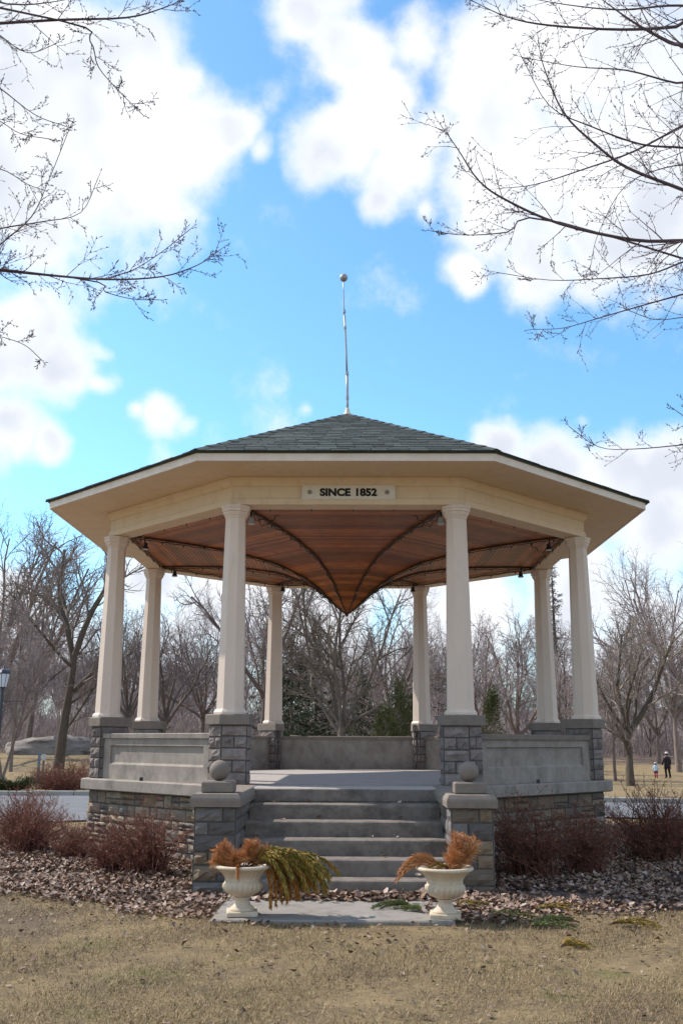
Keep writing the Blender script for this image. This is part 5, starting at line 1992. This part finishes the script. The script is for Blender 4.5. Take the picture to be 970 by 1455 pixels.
def overhang(name, seed, trunk, limbs, label, sub=1.0, thin=0.80):
    rng = random.Random(seed)
    ns_scale = 1.25
    root = empty(name, trunk[0], label=label, cat='tree')
    org = root.location.copy()
    tb = Tubes()
    tp = smooth_path([Vector(q) for q in trunk], 3)
    tb.add([q - org for q in tp], [0.23 - 0.13 * i / (len(tp) - 1) for i in range(len(tp))], 10)
    limb_t, tw = Tubes(), Tubes()

    def twig(p, d, L, r, lv):
        n = 4 if lv == 0 else 3
        path, rad = [p - org], [r]
        q = p.copy()
        kids = []
        for i in range(n):
            d = (d + Vector((rng.gauss(0, 0.09), rng.gauss(0, 0.09), rng.gauss(0, 0.09) + 0.03))).normalized()
            q = q + d * (L / n)
            path.append(q - org)
            rad.append(max(0.0016, r * (1 - 0.65 * (i + 1) / n)))
            kids.append((q.copy(), d.copy()))
        tw.add(path, rad, 4 if lv == 0 else 3)
        # bud at the tip
        e = path[-1]
        tw.add([e, e + d * 0.012, e + d * 0.03], [rad[-1], 0.0042, 0.0008], 4)
        if lv < 2:
            for i, (kp, kd) in enumerate(kids):
                for _ in range(2 if rng.random() < 0.3 else 1):
                    if rng.random() < (0.62 if lv == 0 else 0.35):
                        nd = rot_away(kd, rng.uniform(0.5, 1.0), rng.uniform(0, 6.28))
                        twig(kp, nd, L * rng.uniform(0.25, 0.6), max(0.0018, r * 0.55), lv + 1)
                # side buds
                nd = rot_away(kd, 0.9, rng.uniform(0, 6.28))
                o_ = kp - org
                tw.add([o_, o_ + nd * 0.008, o_ + nd * 0.022], [0.002, 0.0036, 0.0006], 4)
    for (pts, r0, tl, ns) in limbs:
        r0 *= thin
        tl *= 0.85
        w = [unp(*q) for q in pts]
        # carry the limb on to the trunk
        tgt = min(tp, key=lambda q: abs(q.z - (w[0].z - 0.5 * (Vector((q.x, q.y)) - Vector((w[0].x, w[0].y))).length * 0.45)))
        mid_ = w[0].lerp(tgt, 0.5) + Vector((0, 0, 0.12))
        full = smooth_path([tgt, mid_] + w, 4)
        nf = len(full)
        rad = []
        for i in range(nf):
            if i < 8:
                rad.append(r0 * (1.9 - 0.9 * i / 8))
            else:
                rad.append(max(0.0035, r0 * (1 - 0.86 * (i - 8) / (nf - 9))))
        limb_t.add([q - org for q in full], rad, 6)
        az = rng.uniform(0, 6.28)
        L_vis = sum((full[i + 1] - full[i]).length for i in range(8, nf - 1))
        cnt = int(ns * ns_scale * L_vis * sub)
        for i in range(cnt):
            q = 6 + (nf - 7.01) * (i + rng.random()) / max(1, cnt)
            k = int(q)
            p = full[k].lerp(full[k + 1], q - k)
            d = (full[k + 1] - full[k]).normalized()
            az += 2.4
            nd = rot_away(d, rng.uniform(0.5, 1.0), az + rng.uniform(-0.5, 0.5))
            f = 1 - 0.55 * (k - 6) / (nf - 7)
            twig(p, nd, tl * rng.uniform(0.45, 1.1) * f, max(0.0034, rad[k] * 0.42), 0)
        e, d = full[-1], (full[-1] - full[-2]).normalized()
        twig(e, d, tl * 0.18, 0.003, 1)
    tb.build('trunk', M['bark'], root)
    limb_t.build('limb', M['twig_near'], root)
    tw.build('twigs', M['twig_near'], root, smooth=False)
    return root


RL = [([(1010, 345, 8.6), (970, 342, 8.5), (900, 341, 8.4), (795, 318, 8.2), (720, 285, 8.0), (680, 257, 7.9), (650, 212, 7.8), (626, 178, 7.7)], 0.024, 0.75, 7),
      ([(795, 316, 8.2), (720, 330, 8.1), (660, 334, 8.0), (612, 328, 7.9)], 0.010, 0.4, 6),
      ([(1010, 288, 9.5), (970, 270, 9.4), (890, 238, 9.2), (845, 205, 9.0), (800, 160, 8.9), (772, 95, 8.8), (764, 58, 8.7)], 0.026, 0.8, 7),
      ([(1010, 160, 10.4), (970, 178, 10.3), (900, 215, 10), (830, 240, 9.8), (760, 262, 9.6), (706, 268, 9.5)], 0.020, 0.8, 7),
      ([(1010, 30, 8.2), (960, 38, 8.0), (880, 42, 7.8), (780, 36, 7.6), (720, 24, 7.5), (668, 0, 7.4)], 0.022, 0.7, 6),
      ([(1010, 90, 7.6), (950, 60, 7.5), (900, 32, 7.4), (850, -4, 7.3)], 0.026, 0.8, 6),
      ([(1010, 360, 10.2), (970, 372, 10), (920, 390, 9.8), (850, 396, 9.6), (780, 398, 9.4), (705, 387, 9.2)], 0.015, 0.55, 7),
      ([(1010, 408, 11), (970, 418, 10.8), (905, 436, 10.6), (850, 452, 10.4), (800, 466, 10.2), (757, 468, 10.0)], 0.015, 0.6, 7),
      ([(1010, 445, 9.8), (975, 450, 9.7), (930, 454, 9.6), (890, 440, 9.5)], 0.009, 0.5, 6),
      ([(1010, 628, 10.2), (970, 632, 10), (900, 638, 9.8), (850, 635, 9.7), (808, 606, 9.6)], 0.010, 0.45, 5),
      ([(1010, 220, 8.4), (970, 210, 8.3), (910, 205, 8.2), (840, 180, 8.1), (780, 150, 8.0), (740, 80, 7.9)], 0.016, 0.7, 7),
      ([(1010, 120, 9.0), (960, 118, 8.9), (890, 100, 8.8), (820, 95, 8.7), (745, 82, 8.6)], 0.016, 0.7, 7),
      ([(1010, 12, 9.4), (950, 8, 9.3), (880, 14, 9.2), (800, 6, 9.1), (735, -6, 9.0)], 0.018, 0.7, 6),
      ([(1010, 240, 11.4), (960, 235, 11.3), (890, 262, 11.2), (850, 330, 11), (838, 380, 10.9)], 0.012, 0.6, 6),
      ([(1010, 590, 9.2), (985, 600, 9.1), (966, 588, 9.0), (955, 580, 9.0)], 0.006, 0.3, 6)]
overhang('overhanging_maple', 31, [(7.9, -7.2, tz(7.9, -7.2) - 0.1), (7.8, -7.2, 2.2), (7.3, -7.3, 4.6), (6.9, -7.6, 7.6), (6.4, -8.0, 9.8)], RL,
         'bare dark branched maple whose twigs reach in at the upper right')
LL = [([(-40, 382, 8.6), (0, 384, 8.5), (60, 390, 8.4), (150, 397, 8.2), (230, 393, 8.0), (282, 376, 7.9), (314, 354, 7.8)], 0.019, 0.5, 8),
      ([(90, 393, 8.3), (170, 390, 8.2), (220, 365, 8.1), (270, 326, 8.0)], 0.009, 0.35, 7),
      ([(100, 394, 8.3), (150, 415, 8.2), (190, 425, 8.1), (226, 426, 8.0)], 0.008, 0.35, 7),
      ([(-40, 36, 7.8), (0, 33, 7.7), (90, 28, 7.6), (180, 25, 7.5), (230, 12, 7.4), (258, 0, 7.3)], 0.020, 0.55, 8),
      ([(85, 29, 7.6), (128, 58, 7.5), (140, 95, 7.4), (170, 130, 7.3), (203, 163, 7.2)], 0.010, 0.35, 7),
      ([(-40, 340, 9.2), (0, 325, 9.1), (60, 315, 9.0), (115, 302, 8.9), (140, 252, 8.8)], 0.012, 0.45, 7),
      ([(-40, 390, 8.9), (0, 348, 8.8), (45, 308, 8.7), (70, 255, 8.6), (100, 180, 8.5)], 0.012, 0.45, 7),
      ([(-40, 100, 8.3), (0, 125, 8.2), (50, 163, 8.1), (95, 180, 8.0)], 0.010, 0.45, 7),
      ([(-40, 155, 8.8), (0, 172, 8.7), (30, 190, 8.6), (74, 198, 8.5)], 0.008, 0.4, 7),
      ([(-40, 250, 8.6), (0, 240, 8.5), (40, 262, 8.4), (62, 270, 8.3)], 0.008, 0.45, 7),
      ([(-40, 20, 8.4), (0, 50, 8.3), (40, 75, 8.2), (80, 62, 8.1)], 0.009, 0.45, 7),
      ([(-40, 468, 8.6), (0, 478, 8.5), (35, 490, 8.4), (60, 512, 8.3)], 0.006, 0.25, 5),
      ([(-40, -10, 8.2), (20, 6, 8.0), (80, 2, 7.9), (130, -10, 7.8)], 0.012, 0.5, 7)]
overhang('overhanging_ash', 37, [(-7.2, -12.0, tz(-7.2, -12) - 0.1), (-7.1, -12.0, 2.4), (-6.8, -11.7, 4.8), (-6.5, -11.4, 7.2), (-6.2, -11.1, 9.4)], LL,
         'bare dark branched tree whose twigs reach in at the upper left')


# ================================================================== ground cover: fallen leaves, grass blades
def leaf_field(name, pts, nrm_tilt, smin, smax, mt, seed):
    """pts (n,3) centres; each leaf two bent quads"""
    r = np.random.default_rng(seed)
    n = len(pts)
    az = r.uniform(0, 2 * PI, n)
    s = r.uniform(smin, smax, n)
    tilt = r.normal(0, nrm_tilt, (n, 2))
    U = np.stack([np.cos(az), np.sin(az), tilt[:, 0]], 1)
    W = np.stack([-np.sin(az), np.cos(az), tilt[:, 1]], 1)
    fold = r.uniform(-0.2, 0.75, n)
    curl = r.uniform(-0.3, 0.9, n)
    Z = np.array([0, 0, 1.0])
    asp = r.uniform(0.32, 0.6, n)
    V = np.empty((n, 8, 3))
    L = s[:, None]
    hw = (s * asp)[:, None]
    lift = (np.abs(tilt[:, 0]) * s * 0.5 + np.abs(tilt[:, 1]) * s * asp)[:, None] * Z * 0.7
    c = pts + lift
    up = lambda q: (q * s)[:, None] * Z
    V[:, 0] = c - U * L * 0.5 + up(curl * 0.35)
    V[:, 1] = c - U * L * 0.15 + W * hw * 0.9 + up(fold * 0.5)
    V[:, 2] = c + U * L * 0.2 + W * hw * 0.75 + up(fold * 0.45)
    V[:, 3] = c + U * L * 0.5 + up(curl * 0.5)
    V[:, 4] = c + U * L * 0.15 - W * hw * 0.8 + up(fold * 0.5)
    V[:, 5] = c - U * L * 0.2 - W * hw * 0.85 + up(fold * 0.4)
    V[:, 6] = c - U * L * 0.15
    V[:, 7] = c + U * L * 0.18
    b = (np.arange(n) * 8)[:, None]
    F = np.concatenate([b + np.array([[0, 6, 1, 1]]), b + np.array([[1, 6, 7, 2]]), b + np.array([[2, 7, 3, 3]]), b + np.array([[0, 5, 6, 6]]), b + np.array([[5, 4, 7, 6]]), b + np.array([[4, 3, 7, 7]])])
    Q = F.reshape(-1, 4)
    T = np.concatenate([Q[:, [0, 1, 2]], Q[:, [0, 2, 3]]])
    T = T[(T[:, 0] != T[:, 1]) & (T[:, 1] != T[:, 2]) & (T[:, 0] != T[:, 2])]
    return tag(mesh_np(name, V.reshape(-1, 3), T, mt), kind='stuff')


r = np.random.default_rng(12)
pts = []
while len(pts) < 46000:
    th = r.uniform(PI, 2 * PI) if r.random() < 0.88 else r.uniform(0, 2 * PI)
    R1 = bed_r(th)
    rag = 0.16 * math.sin(th * 17) + 0.10 * math.sin(th * 41 + 1) + abs(r.normal(0, 0.13))
    rr = math.sqrt(r.uniform(3.9 ** 2, (R1 - 0.05 + rag) ** 2))
    x, y = rr * math.cos(th), rr * math.sin(th)
    # bare soil patches
    if math.sin(x * 1.7 + 1) * math.sin(y * 2.3) > 0.72 and r.random() < 0.8:
        continue
    if abs(x) < 1.12 and y > -6.30:
        continue
    if -1.6 < x < 1.6 and y > -6.06:
        continue
    if SLAB[0] < x < SLAB[1] and SLAB[2] < y < SLAB[3]:
        if not (y > -6.62 and r.random() < 0.5) and not (x > 0.75 and r.random() < 0.25):
            continue
        pts.append((x, y, SLAB_Z + r.uniform(0.0, 0.012)))
        continue
    pts.append((x, y, bed_z(rr, th) + r.uniform(0.0, 0.035)))
leaf_field('leaf_litter', np.array(pts), 0.3, 0.022, 0.066, M['leaves'], 3)
# drift of leaves against the bottom step
pts = [(r.uniform(-0.95, 0.95), -6.30 - abs(r.normal(0, 0.14)), SLAB_Z + r.uniform(0, 0.03)) for _ in range(900)]
pts += [(r.uniform(-1.0, 1.0), y_ + r.uniform(0.24, 0.33), z_ + 0.004) for y_, z_ in zip(NOSE[1:], [-RISE * i for i in range(1, 6)]) for _ in range(5)]
leaf_field('leaf_drift', np.array(pts), 0.25, 0.04, 0.085, M['leaves'], 4)
# strays on the lawn
pts = []
while len(pts) < 2000:
    x, y = r.uniform(-6.5, 6.5), r.uniform(-13.2, -5)
    rr, th = math.hypot(x, y), math.atan2(y, x)
    d = rr - bed_r(th)
    if d < 0 or r.random() > math.exp(-d / 1.0) + 0.10:
        continue
    pts.append((x, y, tz(x, y) + 0.012))
leaf_field('stray_leaves', np.array(pts), 0.3, 0.02, 0.05, M['leaves_lawn'], 5)


def grass_field(name, n, x0, x1, y0, y1, seed, h=(0.018, 0.062), lean=1.15, w=0.0019):
    r = np.random.default_rng(seed)
    # denser towards the camera
    t = r.random(n)
    y = y0 + (y1 - y0) * t ** 1.15
    half = 0.38 * (y - CAM.y) + 0.4
    x = CAM.x + r.uniform(-1, 1, n) * half
    rr = np.hypot(x, y)
    th = np.degrees(np.arctan2(y, x)) % 360
    bx = [0, 150, 180, 208, 235, 258, 270, 285, 296, 320, 340, 360]
    br = [6.6, 5.0, 5.2, 5.55, 6.75, 7.45, 7.55, 7.55, 7.75, 7.7, 7.2, 6.6]
    keep = rr > np.interp(th, bx, br) - 0.12 + r.normal(0, 0.08, n)
    keep &= ~((x > SLAB[0]) & (x < SLAB[1]) & (y > SLAB[2]) & (y < SLAB[3]))
    # thin and thick patches
    pt = np.sin(x * 2.1 + 0.5) * np.sin(y * 2.7 + 1.1) + 0.6 * np.sin(x * 5.3 - y * 4.1)
    keep &= r.random(n) < 0.62 + 0.42 * pt
    x, y = x[keep], y[keep]
    n = len(x)
    z = terrain(x, y)
    az = r.uniform(0, 2 * PI, n)
    L = r.uniform(h[0], h[1], n)
    ln = np.abs(r.normal(lean, 0.45, n))
    d = np.stack([np.cos(az) * np.sin(np.minimum(ln, 1.5)), np.sin(az) * np.sin(np.minimum(ln, 1.5)), np.maximum(np.cos(np.minimum(ln, 1.5)), 0.06)], 1)
    wv = np.stack([-np.sin(az), np.cos(az), np.zeros(n)], 1) * w * r.uniform(0.7, 1.5, n)[:, None]
    B = np.stack([x, y, z - 0.002 + r.uniform(0, 0.012, n)], 1)
    V = np.stack([B - wv, B + wv, B + d * L[:, None]], 1)
    return tag(mesh_np(name, V.reshape(-1, 3), np.arange(n * 3).reshape(-1, 3), M['grass']), kind='stuff')


grass_field('dry_grass', 330000, 0, 0, -12.9, -5.0, 21)
grass_field('far_grass', 60000, 0, 0, -5.0, 2.0, 22, h=(0.03, 0.07), w=0.003)
